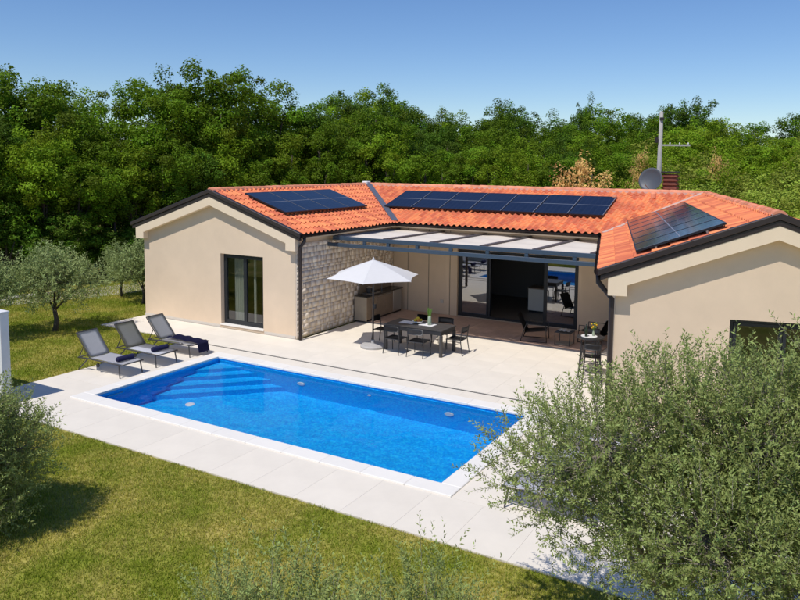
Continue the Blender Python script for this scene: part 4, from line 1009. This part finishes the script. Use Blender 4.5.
for row, (d, off) in enumerate([(53, 14), (47, 26), (42, 40)]):
    for u in range(318, 640, 27):
        uu = u + rw_.uniform(-10, 10) + row * 9; wood(uu, d + rw_.uniform(-2, 2), sky_v(uu) + off + rw_.uniform(-4, 6), 'olldo'[rw_.randrange(5)], L3, G3, 'woodland_tree')
L4, G4 = 'leafy scrub tree on the bushy slope behind the right wing', 'scrub on the slope'
for row, (d, off, ks) in enumerate([(54, 12, 'olol'), (49, 24, 'lsol'), (44, 36, 'slls'), (39, 50, 'ssls'), (35, 66, 'ssss'), (32, 82, 'ssls')]):
    for u in range(632 + row * 7, 870, 27):
        uu = u + rw_.uniform(-9, 9); wood(uu, d + rw_.uniform(-1.5, 1.5), sky_v(uu) + off + rw_.uniform(-5, 6), ks[rw_.randrange(4)], L4, G4, 'scrub_tree', wide=1.15)
# dry tan bushes
TAN = broadleaf(99, 4.2, 1.5, 1.6, 0.8, 75, 200, .10, 8)
TAN[0].materials.append(MATS['leaf_tan']); TAN[1].materials.append(MATS['bark_dark'])
for u, d, v, wd, lb in ((583, 33.5, 163, 1.05, 'dry tan blossoming bush rising behind the main roof ridge'), (640, 41, 156, .5, 'small dry tan bush to one side of the concrete pole'), (712, 40, 158, .5, 'dry tan patch of bush on the slope above the right wing')):
    p = bearing(u, d); H = (CAM_H + (171 - v) / FPX * d * .96) * 1.1; t = thing('dry_bush', lb, 'bush', p, u); t.scale = (wd, wd, H / 4.4)
    put('crown', TAN[0], None, t); put('trunk', TAN[1], None, t)

# ---- olives
def pos_at(u, dist): return bearing(u, dist)
O1 = olive(1, [(-.75, .1, 1.75, .85, .75), (.2, -.3, 1.9, .95, .85), (.7, .4, 1.7, .8, .7), (-.1, .5, 2.25, .75, .7), (-.2, -.1, 2.55, .6, .6)], 0.95, 900, 16, .105, .42, .075)
O2 = olive(2, [(-.4, .1, 1.5, .65, .7), (.35, -.2, 1.55, .65, .75), (0, .2, 2.1, .55, .6)], 0.8, 560, 16, .105, .42, .06)
plant('olive_tree', 'broad grey green olive tree alone on the lawn behind the loungers', 'tree', *O1, 'leaf_olive_grey', 'bark_dark', (-20.75, 14.1, GZ), 0.4, (.95, .95, .84))
plant('olive_tree', 'small olive tree beside the left wing corner', 'tree', *O2, 'leaf_olive_grey', 'bark_dark', pix(143, 303), 1.0, (.88, .88, .82))
plant('olive_tree', 'narrow olive tree further back between lawn olives', 'tree', *O2, 'leaf_olive_grey', 'bark_dark', pix(122, 296), 2.6, .7)
plant('olive_tree', 'olive tree on the lawn beyond the white shower wall', 'tree', *O2, 'leaf_olive_grey', 'bark_dark', pix(-14, 338), 3.3, .98)
# large olive in front of the right terrace
O3 = olive(3, [(-1.05, .25, 1.95, .85, .62, .62), (-.55, -.25, 2.45, .75, .62, .7), (.1, .3, 2.62, .8, .7, .85), (.78, .0, 2.6, .85, .85), (1.3, .3, 2.1, .9, .9), (.4, -.5, 1.85, .9, .75), (-.35, .2, 1.55, .8, .62, .6), (1.0, -.5, 1.6, .8, .7), (1.5, .1, 3.1, .5, .6)], 1.15, 7000, 26, .046, .32, .10, .12)
plant('olive_tree', 'large leafy olive tree on the lawn in front of the right wing', 'tree', *O3, 'leaf_olive', 'bark', (-1.28, 7.55, GZ), 0.15, 1.02)
# olive bush at the left edge
O4 = olive(4, [(-.3, 0, 1.45, .75, .75), (.25, .3, 1.1, .7, .7), (.3, -.3, 1.75, .55, .6), (-.5, .4, .9, .7, .7), (.1, -.1, .55, .75, .5), (-.2, .1, 2.05, .4, .4)], 0.5, 3800, 23, .050, .30, .08, .15)
plant('olive_tree', 'bushy olive tree on the lawn facing the white shower wall', 'tree', *O4, 'leaf_olive', 'bark', (-10.35, 5.65, GZ), 0.3, 1.0)
# young olives whose tips reach into the lower edge of the view
O5 = olive(6, [(0, 0, 1.3, .5, .75), (.3, .1, 1.0, .5, .6), (-.3, -.1, .95, .5, .6)], 0.4, 520, 30, .05, .45, .05, .3)
for u, d, s, z in ((285, 6.1, .90, 0), (365, 5.7, .86, 2), (428, 6.2, .86, 4), (222, 6.4, .78, 1)):
    plant('young_olive', 'young olive sapling with upright shoots on the lawn below the pool terrace', 'tree', *O5, 'leaf_olive', 'bark', bearing(u, d) + Vector((0, 0, GZ)), z, s, 'young olives on the lawn')

# ---- grass blades
def blades(name, label, x0, x1, y0, y1, n, h, wd, seed, skip):
    rs = np.random.default_rng(seed); P = np.stack([rs.uniform(x0, x1, n), rs.uniform(y0, y1, n)], 1)
    P = P[~skip(P)]; n = len(P); an = rs.uniform(0, 2 * np.pi, n); hh = h * rs.uniform(.4, 1.3, n); lean = rs.normal(0, .45, (n, 2)) * hh[:, None]
    B3 = np.concatenate([P, np.full((n, 1), GZ)], 1); s = np.stack([np.cos(an), np.sin(an), np.zeros(n)], 1) * wd * .5
    tip = B3 + np.concatenate([lean, hh[:, None]], 1)
    V = np.stack([B3 - s, B3 + s, tip], 1).reshape(-1, 3)
    o = put(name, raw_mesh(name, V, np.arange(3 * n).reshape(n, 3), rs.random(n)), 'blade')
    tag(o, label, 'grass', kind='stuff')
def skip1(P): return (P[:, 1] > DECK_F - .01 + .03 * np.sin(P[:, 0] * 7) * np.sin(P[:, 0] * 2.3)) & (P[:, 0] > -16.3)
def skip2(P):
    x, y = P[:, 0], P[:, 1]
    return ((x > -16.31) & (y > DECK_F - .1)) | ((x > -20.32) & (y > DRAIN_Y + .03))
blades('lawn_grass', 'short dry green lawn grass in front of the pool terrace', -16.5, -1.2, 3.6, 8.95, 230000, .045, .012, 1, skip1)
blades('meadow_grass', 'sunlit lawn grass around the olive trees left of the terrace', -27, -16.3, 8.9, 22, 150000, .055, .02, 2, skip2)
